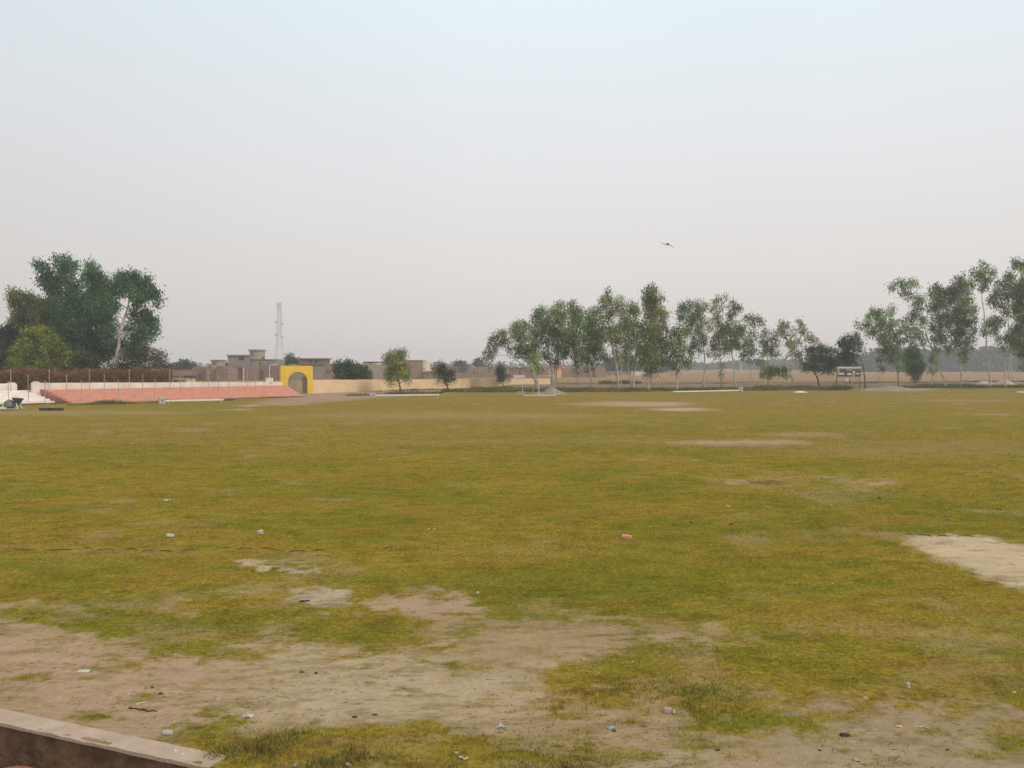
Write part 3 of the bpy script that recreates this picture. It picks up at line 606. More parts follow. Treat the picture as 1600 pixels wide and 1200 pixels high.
# ------------------------------------------------------------------ mounds and piles
def pile(name, label, px, py, wpx, hpx, m, flat=1.0, seed=0, cat='pile', skew=0):
    p = G(px, py); s = p.y / F; rw = wpx * s / 2; hh = hpx * s; rr = np.random.default_rng(seed); K, J = 28, 10; V_ = []
    for j in range(J + 1):
        f = j / J
        for k in range(K):
            a = 2 * math.pi * k / K; r = rw * (1 - f) * (1 + .14 * math.sin(3 * a + seed) + .08 * math.sin(5 * a + 2 * seed)) + rr.uniform(-.03, .03) * rw
            z = hh * (1 - (1 - f) ** (1 / flat)) if flat != 1 else hh * f
            V_.append((p.x + r * math.cos(a) + skew * f * rw, p.y + rw * .6 + r * math.sin(a) * .8, z * (1 + rr.uniform(-.05, .05)) - .03))
    ii = np.arange((J + 1) * K).reshape(J + 1, K); nx = np.roll(ii, -1, 1)
    FQ_ = np.stack([ii[:-1], nx[:-1], nx[1:], ii[1:]], -1).reshape(-1, 4)
    o = np_mesh(name, np.array(V_) , FQ_, m, origin=tuple(p), smooth=True); return tag(o, label, cat)
m_grav = mat('grey_gravel', (.33, .26, .185), (.23, .18, .125), 5, 1, 1, 25); m_sand = mat('pale_sand', (.50, .38, .27), (.40, .30, .21), 3, 1, .6, 20)
pile('gravel_pile', 'pointed grey gravel pile beside the white goal frame', 864, 617, 44, 14, m_grav, 1.1, 1, skew=-.15)
pile('gravel_pile', 'small grey spoil heap joining the left side of the gravel pile', 843, 617.5, 26, 5, m_grav, .8, 4)
pile('soil_heap', 'low wide grey soil heap right of the scoreboard', 1396, 611, 76, 7.5, m_grav, .55, 2, skew=.2)
pile('soil_heap', 'flat pale mound beside the tall straight trunk on the right', 1543, 603, 34, 8, m_sand, .5, 3)
pile('soil_heap', 'flat pale mound nearest the right edge among the trees', 1577, 602.5, 34, 9, m_sand, .5, 6)
pile('soil_heap', 'small whitish heap left of the scoreboard at the field edge', 1252, 613.5, 24, 3, mat('lime_white', (.72, .66, .58), (.6, .52, .45), 4), .6, 8)
pile('soil_heap', 'dark earth lump at the foot of the scoreboard', 1362, 611, 34, 5, m_grav, .6, 9)

# ------------------------------------------------------------------ long white rails
m_rail = mat('rail_white', (.84, .78, .64), (.70, .62, .50), 3, .7, .1); m_blk = mat('grey_block', (.46, .45, .43), (.36, .35, .34), 3, .8, .3); m_dk = mat('dark_iron', (.06, .06, .055), (.035, .035, .035), 5, .7, .1)
def rail(x0, y0, x1, y1, zh, label, block=None, tube_r=.11):
    A_, B_ = G(x0, y0), G(x1, y1); u = (B_ - A_).normalized(); root = thing('barrier_rail', tuple(A_), label, 'rail', 'long white rails lying round the field')
    c = (A_ + B_) / 2; hl = (B_ - A_).length / 2
    MB().obox(c, u, 0, hl, .16, zh - .13, zh).build('beam', m_rail, root, bevel=.02)
    for s in (-.9, .9):
        p = c + u * hl * s; MB().obox(p, u, 0, .06, .09, 0, zh - .132).build('support', m_blk, root)
    if block is not None:
        e = A_ if block[0] == 0 else B_; sg = -1 if block[0] == 0 else 1; w = block[1]; hh = block[2]; p = e + u * sg * (w + .02)
        MB().obox(p, u, 0, w, .25, 0, hh).build('end_block', m_blk, root, bevel=.03)
        n = Vector((u.y, -u.x, 0)); n = n if n.y < 0 else -n; q = p + n * .25
        MB().tube([(q.x, q.y, hh * .55), (q.x + n.x * .02, q.y + n.y * .02, hh * .55)], .06, 12).build('socket', m_dk, root)
rail(258, 631.5, 349, 629.5, .34, 'long white rail with square grey end block in front of the pink steps', (0, .25, .6))
rail(587, 620.0, 686, 619.2, .22, 'long white rail with a small grey end by the small trees left of centre', (0, .3, .38))
rail(1052, 614.6, 1155, 612.4, .26, 'long white rail with grey end block at its right, below the centre tree row', (1, .2, .62))
rail(-90, 641, 8, 641.5, .22, 'white rail end poking in at the left edge beside the mixer')
rail(1589, 615.5, 1700, 615.5, .28, 'white rail end cut by the right edge of the photo')

# goal frame
gr = G(843, 619); gY = gr.y; root = thing('goal_frame', tuple(gr), 'white metal goal frame with ground bar in front of the gravel pile', 'goal')
m_gp = mat('goal_paint', (.62, .58, .52), (.48, .45, .4), 5, .5, .1)
def gx(px, Y=gY): return at(px, 600, Y).x
MB().tube([(gx(818), gY, .06), (gx(868), gY, .06)], .07, 8).build('ground_bar', m_gp, root)
zt_ = zat(587.5, gY)
MB().tube([(gx(842), gY + .15, 0), (gx(842), gY + .15, zt_)], .045, 8).build('post', m_gp, root)
MB().tube([(gx(866.5), gY + .15, 0), (gx(866.5), gY + .15, zt_ - .02)], .035, 8).build('post', m_gp, root)
MB().tube([(gx(842), gY + .15, zt_), (gx(867), gY + .15, zt_)], .035, 8).build('crossbar', m_gp, root)
MB().tube([(gx(842), gY + .15, zt_ - .05), (gx(830), gY + 1.2, .05)], .03, 6).build('back_stay', m_gp, root)
MB().tube([(gx(866.5), gY + .15, zt_ - .05), (gx(858), gY + 1.4, .05)], .03, 6).build('back_stay', m_gp, root)
p = G(814, 618); root = thing('post_footing', tuple(p), 'small pinkish block holding a thin pale post left of the goal frame', 'post')
MB().obox(p, (1, 0), 0, .48, .3, 0, .42).build('block', mat('pink_brick_block', (.45, .30, .24), (.36, .24, .19), 4), root, bevel=.02)
MB().tube([(p.x + .15, p.y, .42), (p.x + .15, p.y, 1.45)], .035, 8).build('pole', m_gp, root)

# ------------------------------------------------------------------ scoreboard
sA = G(1309, 611); sB = at(1345, 600, 119); sB.z = 0; su = (sB - sA).normalized(); sn = Vector((-su.y, su.x, 0)); SWd = (sB - sA).length
sb = thing('scoreboard', tuple(sA), 'cricket scoreboard frame with dark number panels standing on thin legs', 'scoreboard')
def sp(s, z, off=0): p = sA + su * s * SWd + sn * off; return (p.x, p.y, z)
def spanel(x0, x1, y0, y1, off, th, name, m, rootp=sb):
    Y = 115.; z1, z0 = zat(y0, Y), zat(y1, Y); a = (x0 - 1309) / 36; b_ = (x1 - 1309) / 36
    return MB().prism([sp(a, z0, off), sp(b_, z0, off), sp(b_, z0, off + th), sp(a, z0, off + th)], [sp(a, z1, off), sp(b_, z1, off), sp(b_, z1, off + th), sp(a, z1, off + th)]).build(name, m, rootp)
m_bd = mat('faded_board', (.34, .27, .22), (.24, .19, .16), 3, .9, .2); m_bk = mat('black_panel', (.03, .04, .045), (.05, .06, .06), 3, .7, .1); m_lt = mat('pale_plate', (.50, .50, .47), (.38, .38, .36), 3, .8, .1); m_top = mat('pinkish_batten', (.55, .44, .38), (.44, .35, .3), 3)
spanel(1309, 1345, 576, 591.5, .06, .06, 'back_board', m_bd); spanel(1308.5, 1345.5, 573, 575.8, 0, .15, 'top_batten', m_top)
for r_4 in ((1312, 1322, 576.4, 582), (1310, 1319, 585.5, 588), (1319.5, 1331, 579, 588.5), (1336, 1345, 577, 589), (1331.5, 1335.5, 577, 579)): spanel(*r_4, .02, .035, 'number_panel', m_bk)
for r_4 in ((1310, 1318, 582.6, 585.2), (1323.5, 1329.5, 583, 586), (1336.5, 1343, 583, 585.2), (1332, 1335.6, 580, 583)): spanel(*r_4, -.01, .025, 'score_plate', m_lt)
spanel(1320.5, 1325.5, 590.8, 596, 0, .04, 'score_plate', m_lt)
for s, tp_ in ((0, 573), (.42, 577), (.56, 590), (1, 574)):
    MB().tube([sp(s, 0, .16), sp(s, zat(tp_, 115), .16)], .045, 8).build('leg', m_dk, sb)
for s in (.05, .95): MB().tube([sp(s, 1.4, .2), sp(s, 0, 1.5)], .03, 6).build('back_stay', m_dk, sb)

# ------------------------------------------------------------------ concrete mixer and pallets on the left
m_drum = mat('worn_steel_drum', (.30, .29, .27), (.10, .10, .10), 6, .6, .2, metal=.3); m_hop = mat('dark_blue_hopper', (.05, .07, .09), (.03, .04, .05), 5, .5, .1)
p = G(15, 641); q0 = p; root = thing('concrete_mixer', tuple(p), 'small mixer with round grey drum and dark funnel at the left edge', 'mixer')
c = Vector((p.x, p.y, .42)); 
MB().tube([c + Vector((-.05, -.35, 0)), c + Vector((-.03, -.28, 0)), c + Vector((0, 0, .0)), c + Vector((0, .3, 0)), c + Vector((0, .38, 0))], [.16, .29, .34, .29, .14], 18).build('drum', m_drum, root, smooth=True)
MB().tube([c + Vector((0, -.02, 0)), c + Vector((0, .02, 0))], .36, 20).build('gear_ring', m_dk, root)
hc = c + Vector((.62, 0, 0)); zt2 = .92
MB().prism([hc + Vector((-.08, -.08, .0)), hc + Vector((.08, -.08, .0)), hc + Vector((.08, .08, .0)), hc + Vector((-.08, .08, .0))], [Vector((hc.x - .36, hc.y - .25, zt2)), Vector((hc.x + .32, hc.y - .25, zt2 - .07)), Vector((hc.x + .32, hc.y + .25, zt2 - .07)), Vector((hc.x - .36, hc.y + .25, zt2))]).build('hopper', m_hop, root)
for dx, dy in ((-.4, -.3), (-.4, .3), (.75, -.3), (.75, .3)): MB().tube([(p.x + dx, p.y + dy, .1), (p.x + dx * .8, p.y + dy * .6, .5)], .03, 6).build('leg', m_rail, root)
for dy in (-.38, .38): MB().tube([(p.x - .45, p.y + dy, .1), (p.x + .9, p.y + dy, .1)], .045, 6).build('skid', m_blk, root)
p = G(80, 641.5); root = thing('low_bench', tuple(p), 'low dark bench of two slabs lying on the grass near the white steps', 'bench')
for dx in (-.42, .45): MB().box(p.x + dx - .36, p.y - .2, .0, p.x + dx + .36, p.y + .2, .17).build('leg', m_dk, root, bevel=.02)
MB().box(p.x - .8, p.y - .24, .172, p.x + .84, p.y + .24, .25).build('seat', mat('dull_slab', (.22, .2, .17), (.14, .13, .11), 4), root, bevel=.02)

# lamp posts, little white boxes on the wall
def pole_px(name, px, ytop, ybase, Y, r, label, cat, arm=None, m=m_gp, box=None):
    x = at(px, 600, Y).x; root = thing(name, (x, Y, 0), label, cat)
    MB().tube([(x, Y, 0), (x, Y, zat(ytop, Y))], [r * 1.2, r], 10).build('pole', m, root)
    if arm: MB().tube([(x, Y, zat(ytop, Y)), (at(arm, 600, Y).x, Y, zat(ytop, Y) + .05)], r * .8, 8).build('arm', m, root); xe = at(arm, 600, Y).x; MB().box(xe - .1, Y - .1, zat(ytop, Y) - .03, xe + .45, Y + .1, zat(ytop, Y) + .1).build('lamp_head', m, root)
    return root
pole_px('lamp_post', 421.3, 570.5, 598, 101, .06, 'thin white lamp post with side arm just left of the yellow arch', 'lamp post', 427)
pole_px('utility_post', 380.3, 574.5, 598, 101.5, .09, 'thick whitish post behind the pink steps in front of the brick house', 'post', m=mat('pale_post', (.6, .5, .42), (.5, .4, .33), 3))
x0, x1 = at(415, 600, 98.2).x, at(424.5, 600, 98.2).x
MB_ = MB().box(x0, 98.25, 1.38, x1, 98.8, zat(590.5, 98.2)).build('meter_box', m_wwall, bevel=.02); tag(MB_, 'small white box on top of the wall beside the thin lamp post', 'box')

# ------------------------------------------------------------------ buildings
m_b1 = brick_mat('dusty_brick', (.27, .165, .115), (.22, .135, .095), (.26, .19, .15), 1, .24, .09, (.22, .16, .13), .5)
m_b2 = brick_mat('pink_brick', (.34, .205, .145), (.29, .175, .125), (.32, .24, .19), 1, .24, .09, (.28, .2, .16), .5)
m_pl = mat('grey_plaster', (.29, .235, .185), (.23, .19, .15), .5, .95, .2, 6); m_pl2 = mat('pale_plaster', (.40, .33, .26), (.33, .27, .21), .5, .95, .2, 6)
m_crm = mat('cream_paint', (.72, .62, .40), (.62, .52, .34), .6); m_roof = mat('roof_slab', (.30, .24, .2), (.22, .18, .15), 1); m_drk = mat('dark_opening', (.045, .04, .038), (.03, .028, .026), 2, .6, 0)
m_wood = mat('brown_wood', (.18, .08, .06), (.12, .055, .04), 2); m_blue = mat('blue_plastic', (.07, .10, .18), (.05, .075, .13), 2, .5, 0); m_wh = mat('pale_render', (.66, .60, .52), (.56, .50, .43), .8)
m_red = mat('red_paint', (.55, .08, .07), (.42, .06, .05), .8); m_org = mat('orange_cream', (.75, .50, .25), (.65, .42, .2), .8); m_teal = mat('grey_teal_plaster', (.24, .27, .25), (.18, .21, .19), .6)
def bbox(root, name, r, Y, dep, m, z0=None, parent=None, off=0):
    x0, y0, x1, y1 = r; Yf = Y + off
    X0, X1 = at(x0, 600, Y).x, at(x1, 600, Y).x; z1 = zat(y0, Y); zb = zat(y1, Y) if z0 is None else z0
    return MB().box(X0, Yf, zb, X1, Yf + dep, z1).build(name, m, parent or root)
def building(name, label, Y, dep, blocks, cat='house'):
    xs = blocks[0][1]; root = thing(name, (at(xs[0], 600, Y).x, Y, 0), label, cat); lastw = None
    for bl in blocks:
        kind, r, m = bl[:3]; off = bl[3] if len(bl) > 3 else 0
        if kind == 'wall': lastw = bbox(root, 'wall', r, Y, dep, m, 0, off=off)
        elif kind == 'upper': lastw = bbox(root, 'upper_room', r, Y, dep * .7, m, off=off)
        elif kind == 'roof': bbox(root, 'roof', r, Y, dep * .7 + .8, m, off=off - .35)
        elif kind == 'window':
            w = bbox(root, 'window', r, Y, .12, m_roof, off=off - .07)
            x0, y0, x1, y1 = r; bbox(root, 'pane', (x0 + .5, y0 + .6, x1 - .5, y1 - .5), Y, .03, m, parent=w, off=off - .095)
        elif kind == 'door': bbox(root, 'door', r, Y, .1, m, 0, off=off - .06)
        elif kind == 'tank':
            x = at((r[0] + r[2]) / 2, 600, Y).x; rr_ = abs(at(r[2], 600, Y).x - at(r[0], 600, Y).x) / 2
            MB().tube([(x, Y + 2, zat(r[3], Y)), (x, Y + 2, zat(r[1] + 1, Y)), (x, Y + 2, zat(r[1], Y))], [rr_, rr_, rr_ * .5], 14).build('water_tank', m, root)
    return root
building('brick_house', 'low brown brick courtyard houses just right of the left tree grove', 196, 8, [('wall', (258, 578, 296, 597), m_b1), ('wall', (296.5, 574.5, 321, 597), m_b1, 1), ('upper', (270, 580.5, 304, 587), m_b2, -.4), ('door', (288, 587, 300, 589), m_wood), ('window', (263, 583, 268, 587), m_drk), ('upper', (300, 572, 306, 574.4), m_b2, 2), ('door', (308, 583, 312, 597), m_wood, 1), ('window', (315, 580, 318, 584), m_drk, 1)])
building('brick_house', 'small house with light rooftop cabin left of the tall brick house', 192, 7, [('wall', (321.5, 575, 356, 597), m_b2), ('upper', (328, 563.5, 338.5, 574.9), m_pl2, 1), ('roof', (326.8, 562, 339.8, 563.4), m_teal, 1), ('wall', (341, 572, 354, 597), m_b1, -1.6), ('window', (331, 566, 335, 570), m_drk, 1)])
building('brick_house', 'tall two storey brick house with a rooftop stair tower left of the arch', 205, 9,
  [('wall', (356, 556, 390, 597), m_pl), ('wall', (390.2, 562, 428.5, 597), m_pl, .5), ('roof', (354.2, 554.3, 391, 555.9), m_teal), ('upper', (387.5, 548, 400.5, 561.8), m_pl2, 1.2), ('roof', (386, 545.8, 402, 547.8), m_teal, 1.2),
   ('window', (373, 557.2, 382.5, 563), m_drk), ('wall', (346, 574.5, 390, 597), m_b1, -4), ('wall', (390.2, 573, 412.5, 597), m_b2, -4.6), ('wall', (412.7, 570.5, 440, 597), m_b1, -4), ('window', (384.5, 577.5, 389.5, 584.5), m_wood, -4), ('window', (429.5, 577.5, 433, 583.5), m_wood, -4), ('door', (414, 578, 420, 597), m_wood, -4), ('window', (404, 566, 408, 570), m_drk, .5), ('window', (418, 566.5, 421, 570.5), m_drk, .5), ('window', (360, 578, 364.5, 584), m_wood, -4), ('roof', (345.4, 573.7, 390.1, 574.4), m_pl, -4), ('window', (391, 551, 394, 555), m_drk, 1.2), ('tank', (406, 557.5, 410, 562), m_blue), ('roof', (390.3, 561.2, 428.9, 561.9), m_b1, .6)])
building('brick_house', 'flat roofed house with overhanging slab right behind the yellow arch', 200, 9,
  [('wall', (452, 568.5, 507, 597), m_pl), ('wall', (507.2, 569.2, 526, 597), m_b2, .6), ('upper', (466, 561.2, 506, 568.4), m_pl, .6), ('roof', (463.5, 559.6, 511, 561.1), m_b1, .3), ('window', (482, 562.6, 487, 567.5), m_drk, .6), ('window', (491, 563, 496, 567.5), m_drk, .6),
   ('window', (491, 571, 503.5, 576.5), m_pl2, 0), ('window', (509.5, 577, 513.5, 583), m_wood, .6), ('roof', (466, 568.45, 507, 569.1), m_roof, -.2)])
building('plaster_house', 'pale house with cream parapet and rooftop shade behind the round dark bush', 215, 9,
  [('wall', (575, 570, 601, 596), m_pl2), ('wall', (545, 570.5, 574.8, 596), m_pl, 1), ('upper', (559, 567.6, 594, 569.9), m_crm, 1), ('roof', (567, 565, 588, 567), m_drk, 1), ('tank', (575, 566, 580, 570), m_blue), ('upper', (593.5, 563.8, 602, 569.9), m_pl, 2), ('wall', (526.5, 569.5, 544.8, 596), m_b1, 2)])
building('brick_house', 'plain pinkish brick block with a cream side wall right of the leaning small tree', 205, 10,
  [('wall', (630, 563.2, 660.5, 597), m_b2), ('wall', (660.6, 563.6, 666, 597), m_crm, .4), ('window', (661.2, 575.8, 664.6, 577.2), m_drk, .4), ('roof', (629.6, 562.6, 660.8, 563.3), m_pl, .2), ('window', (668, 583, 671, 587), m_wood, -.8), ('door', (684, 583, 688, 597), m_pl, -.8), ('wall', (666.2, 579.5, 697, 597), m_b2, -.8), ('upper', (661.5, 577.8, 672, 580.6), m_wh, -1.2)])
building('brick_house', 'low pink brick houses with a blue rooftop tank left of the middle trees', 240, 9,
  [('wall', (671, 574.4, 697, 594), m_b1), ('wall', (697.2, 573, 708, 594), m_b2, .7), ('wall', (708.2, 573.6, 745.5, 594), m_b2, -.5), ('upper', (720.5, 574, 730, 580), m_blue, -.9), ('roof', (717, 573.3, 732, 574.2), m_teal, -.8), ('window', (739, 580, 742.8, 584.8), m_wood, -.5), ('window', (709.5, 579, 712, 583.5), m_wood, -.5), ('window', (763, 578, 766, 582), m_wood, 0), ('upper', (757, 570.5, 762, 572.9), m_b1, 1), ('tank', (690, 571, 694, 574.4), m_drk),
   ('door', (747, 574.5, 755.5, 587), m_pl, 0), ('wall', (745.7, 573, 775, 594), m_b2, 0)])
building('brick_house', 'low brick houses with a cream panel behind the leftmost trees of the middle row', 246, 9,
  [('wall', (775.2, 573.6, 797, 594), m_b2), ('wall', (797.2, 574.5, 824, 594), m_b1, -.8), ('upper', (788, 575, 796, 584), m_pl2, -.6), ('upper', (802, 585.8, 820, 591), m_wh, -1.6), ('wall', (824.2, 573, 858, 594), m_b2, .4), ('window', (828, 577, 832, 582), m_drk, .4), ('door', (811, 578, 814, 585), m_wood, -.8), ('window', (848, 577.5, 851, 581.5), m_wood, .4), ('roof', (796.8, 573.7, 824.1, 574.4), m_pl, -.7)])
building('painted_house', 'small bright red and orange house seen between the middle trees', 250, 7, [('wall', (864, 577.5, 877.5, 593), m_org), ('upper', (866, 567, 871.5, 577.3), m_red, .3), ('upper', (872.3, 567.5, 877, 577.3), mat('salmon_paint', (.6, .2, .16), (.5, .16, .13), 1), .3)])
building('brick_house', 'faded brick houses behind the thickest part of the middle trees', 252, 9,
  [('wall', (878, 575, 905, 593), m_b2), ('wall', (905.2, 573.5, 930, 593), m_b1, .5), ('wall', (930.2, 574.5, 946, 593), m_b2, 0), ('upper', (934, 568.6, 946, 574.4), m_pl, 1), ('roof', (932.5, 567.6, 947.5, 568.5), m_teal, 1), ('window', (912, 577, 916, 582), m_drk, .5)])
building('plaster_house', 'long pale single storey building behind the tallest middle tree', 300, 8, [('wall', (946.5, 582, 986, 590), m_pl2), ('wall', (986.2, 580.5, 1022, 590), m_wh, -.5), ('door', (951, 583.5, 953, 590), m_drk), ('window', (960, 583.6, 963, 586.5), m_drk), ('roof', (945, 580.8, 986.1, 581.9), m_teal)])
building('plaster_house', 'tiny pale farm buildings far across the dry field between thin trunks', 520, 12, [('wall', (1128, 577.5, 1136, 581), m_wh), ('wall', (1136.3, 576.5, 1145, 581), m_org, 1), ('window', (1139, 578, 1141, 579.6), m_drk, 1)])
building('shed', 'small cream hut with a dark slot window just behind the white wall', 112, 3, [('wall', (270, 592.8, 291.5, 605), m_crm), ('roof', (269, 592, 292.5, 592.7), m_wh), ('window', (272.5, 594, 277, 596.6), m_drk), ('wall', (254, 593.8, 263, 605), m_crm, .3)], 'shed')

# ------------------------------------------------------------------ lattice tower
Yt = 300.; root = thing('lattice_tower', (at(437, 600, Yt).x, Yt, 0), 'tall grey lattice communications tower above the brick houses', 'tower')
m_tw = mat('galvanised_steel', (.66, .68, .68), (.5, .53, .53), .3, .5, 0, metal=.2)
xc = at(437, 600, Yt).x; zT = zat(472.5, Yt); zK = zat(530, Yt)
def hw(z): return .60 + max(0, (zK - z)) / zK * 1.25 + (.10 * (zT - z) / (zT - zK) if z > zK else .10)
for sx in (-1, 1):
    for sy in (-1, 1):
        MB().tube([(xc + sx * hw(z), Yt + sy * hw(z), z) for z in (0, zK, zT)], [.17 if sx < 0 else .08, .10, .06], 6).build('leg', m_tw, root)
mb = MB(); z = 1.
while z < zT - 1:
    dz = 3.0 if z < zK else 1.3; z2 = min(z + dz, zT); a_, b_ = hw(z), hw(z2)
    for sy in (-1, 1):
        mb.tube([(xc - a_, Yt + sy * a_, z), (xc + b_, Yt + sy * b_, z2)], .04 if z > zK else .022, 4); mb.tube([(xc + a_, Yt + sy * a_, z), (xc - b_, Yt + sy * b_, z2)], .04 if z > zK else .022, 4)
        mb.tube([(xc - a_, Yt + sy * a_, z), (xc + a_, Yt + sy * a_, z)], .045, 4)
    for sx in (-1, 1):
        mb.tube([(xc + sx * a_, Yt - a_, z), (xc + sx * b_, Yt + b_, z2)], .045, 4)
    z = z2
mb.build('bracing', m_tw, root)
for (pz, sx) in ((523, -1), (527, 1), (503, -1), (506, 1)):
    z = zat(pz, Yt); x = xc + sx * (hw(z) + .45)
    MB().tube([(x, Yt - .5, z), (x, Yt - .3, z)], [.35, .42], 12).build('dish_antenna', m_tw, root)
    MB().tube([(x, Yt - .3, z), (xc + sx * hw(z), Yt, z)], .05, 5).build('bracket', m_tw, root)
for sx in (-1, 0, 1): MB().box(xc + sx * .5 - .12, Yt - .9, zT - 1.9, xc + sx * .5 + .12, Yt - .75, zT - .1).build('panel_antenna', m_tw, root)

# ------------------------------------------------------------------ trees
bark_w = mat('pale_bark', (.62, .54, .45), (.36, .29, .23), 1.6, .9, .4, 8); bark_d = mat('dark_bark', (.13, .095, .07), (.08, .06, .045), 2, .95, .5, 8); bark_g = mat('grey_bark', (.27, .24, .20), (.17, .15, .12), 1.6, .9, .4, 8)
GCOL = {'euc': (.075, .115, .035), 'eucd': (.068, .150, .060), 'bright': (.19, .215, .04), 'olive': (.17, .19, .06), 'small': (.26, .29, .08), 'dark': (.065, .115, .036), 'far': (.07, .085, .06)}
def tree(name, label, trunk, blobs, base_col='euc', bark=None, Y=None, r0=.17, leaf=.30, dens=1.0, asp=.36, droop=.7, group=None, cat='tree', seed=0, limbs=True, spread=1.0, forks=()):
    rng = np.random.default_rng(1000 + seed)
    Y = Y or G(*trunk[0]).y; s = Y / F; base = at(trunk[0][0], trunk[0][1], Y); zb = min(0, base.z) if abs(base.z) < .5 else 0
    root = thing(name, (base.x, Y, 0), label, cat, group); n = len(trunk)
    T_ = []
    for i, p in enumerate(trunk):
        q_ = at(p[0], p[1], Y + (0 if i == 0 else rng.uniform(-.5, .5) * i / n)); T_.append(q_)
    T_[0].z = -.1
    # subdivide trunk with wobble
    pts = [T_[0]]
    for a, b_ in zip(T_[:-1], T_[1:]):
        for k in (1, 2, 3): pts.append(a + (b_ - a) * k / 3 + Vector((rng.normal(0, .05), rng.normal(0, .05), 0)) * (0 if k == 3 else 1))
    m = MB(); rad = [r0 * (1.25 if i == 0 else 1) * (1 - .72 * i / (len(pts) - 1)) for i in range(len(pts))]
    m.tube(pts, rad, 9)
    W_ = [b_[0] for b_ in blobs]; half = max(1.0, (max(W_) - min(W_)) * s / 2)
    P = []; hts = []
    Cs = []; SC = 1.13
    for (bx, by, rx, ry) in blobs:
        c = at(bx, by, Y + rng.uniform(-1, 1) * half * .75 * spread); Cs.append((c, rx * s * SC, ry * s * SC))
    if limbs:
        for (c, rx, ry) in Cs:
            # leave trunk at a point lower than the clump
            cand = [(abs((c - q_).length - 0) + (8 if q_.z > c.z - .5 * ry else 0), i) for i, q_ in enumerate(pts[2:])]
            _, i = min(cand); i += 2; q_ = pts[i]; ln_ = (c - q_).length
            if ln_ < .5: continue
            mid = q_ + (c - q_) * .45 + Vector((rng.normal(0, .08), rng.normal(0, .08), ln_ * .10))
            r1 = min(rad[i] * .5, .03 + .012 * ln_); m.tube([q_, mid, c, c + Vector((rng.normal(0, .2) * rx, 0, ry * .6))], [r1, r1 * .7, r1 * .4, r1 * .12], 5)
    for fk in forks: 
        fp = [at(x, y, Y) for x, y in fk]; m.tube(fp, [r0 * .6 * (1 - .6 * i / (len(fp) - 1)) for i in range(len(fp))], 7)
    m.build('trunk', bark or bark_w, root, smooth=True)
    ccol = np.array(GCOL[base_col]) if isinstance(base_col, str) else np.array(base_col)
    cols = []
    for (c, rx, ry) in Cs:
        k = max(3, int(rx * ry * 19 * dens)); rd = (rx + ry) / 2 * spread
        u = rng.normal(0, 1, (k, 3)); u /= np.linalg.norm(u, axis=1, keepdims=True); rr_ = rng.uniform(.25, 1.05, (k, 1)) ** .6
        sub = np.array(c) + u * rr_ * np.array((rx, rd, ry))
        bt = rng.uniform(.65, 1.35)
        tw = rng.choice((.5, .75, 1.0, 1.35, 1.8), k) * bt
        nl = 38
        off = rng.normal(0, 1, (k, nl, 3)) * np.array((.30, .30, .34)) * (leaf / .30) ** .7
        pp = (sub[:, None] + off).reshape(-1, 3)
        hue = rng.uniform(-1, 1, (k, 1)); cc_ = ccol * tw[:, None]; cc_ = cc_ * (1 + hue * np.array((.30, .02, -.15)))
        P.append(pp); cols.append(np.repeat(cc_, nl, 0))
    P = np.concatenate(P); cols = np.concatenate(cols); kz = P[:, 2] > .15; P = P[kz]; cols = cols[kz]
    Vv, Fq, cc_ = leafcloud(P, leaf, asp, cols, rng, droop)
    np_mesh('crown', Vv, Fq, foliage_m, cc_, root, origin=(base.x, Y, 0))
    return root
gl = 'trees of the left grove'; gm_ = 'eucalyptus trees of the middle row'; gr_ = 'eucalyptus trees of the right group'
# left grove
tree('eucalyptus_tree', 'tallest dark eucalyptus of the left grove with a crown forked to the left', [(118, 604), (116, 560), (110, 500), (104, 445), (100, 420)],
 [(56, 410, 4, 4), (62, 416, 7, 6), (70, 424, 8, 7), (74, 438, 10, 12), (88, 405, 5, 4), (96, 411, 10, 8), (112, 416, 10, 7), (104, 424, 10, 8), (100, 441, 16, 10), (80, 452, 9, 9), (105, 468, 22, 16), (122, 445, 9, 9), (92, 485, 18, 14), (125, 480, 20, 18), (105, 510, 20, 18), (130, 515, 20, 18), (112, 540, 20, 16), (135, 548, 16, 14), (95, 525, 14, 14)], 'eucd', bark_d, 108, .3, dens=1.25, group=gl, seed=1, leaf=.34)
tree('eucalyptus_tree', 'dark eucalyptus with a narrow knobbly top in the middle of the left grove', [(150, 604), (150, 560), (150, 500), (145, 440)],
 [(139, 415, 6, 6), (143, 425, 9, 8), (138, 436, 8, 8), (152, 430, 8, 8), (162, 438, 7, 8), (155, 447, 13, 9), (145, 462, 15, 12), (160, 465, 12, 12), (150, 490, 18, 14), (165, 510, 16, 14), (150, 535, 18, 16), (168, 550, 14, 14), (172, 480, 9, 9), (140, 560, 18, 10)], 'eucd', bark_d, 112, .28, dens=1.25, group=gl, seed=2, leaf=.34)
tree('eucalyptus_tree', 'eucalyptus with a bare white forked trunk at the right of the left grove', [(181, 600), (182, 560), (186, 530), (190, 512), (196, 492), (204, 462)],
 [(198, 433, 14, 9), (187, 440, 8, 8), (212, 436, 11, 8), (225, 438, 7, 6), (232, 441, 3, 4), (180, 455, 11, 9), (205, 450, 15, 10), (228, 455, 13, 9), (241, 461, 8, 7), (247, 470, 6, 5), (218, 468, 12, 9), (172, 470, 8, 10), (165, 490, 8, 10), (177, 480, 7, 6), (218, 490, 14, 12), (234, 498, 9, 9), (242, 508, 6, 8), (238, 520, 4, 6), (210, 515, 14, 12), (225, 520, 9, 12), (200, 545, 16, 12), (215, 545, 12, 12), (182, 535, 8, 8), (168, 520, 7, 9)], 'eucd', bark_w, 106, .24, dens=1.4, group=gl, seed=3, leaf=.34, forks=[[(190, 512), (184, 502), (180, 492)], [(196, 492), (205, 488)]])
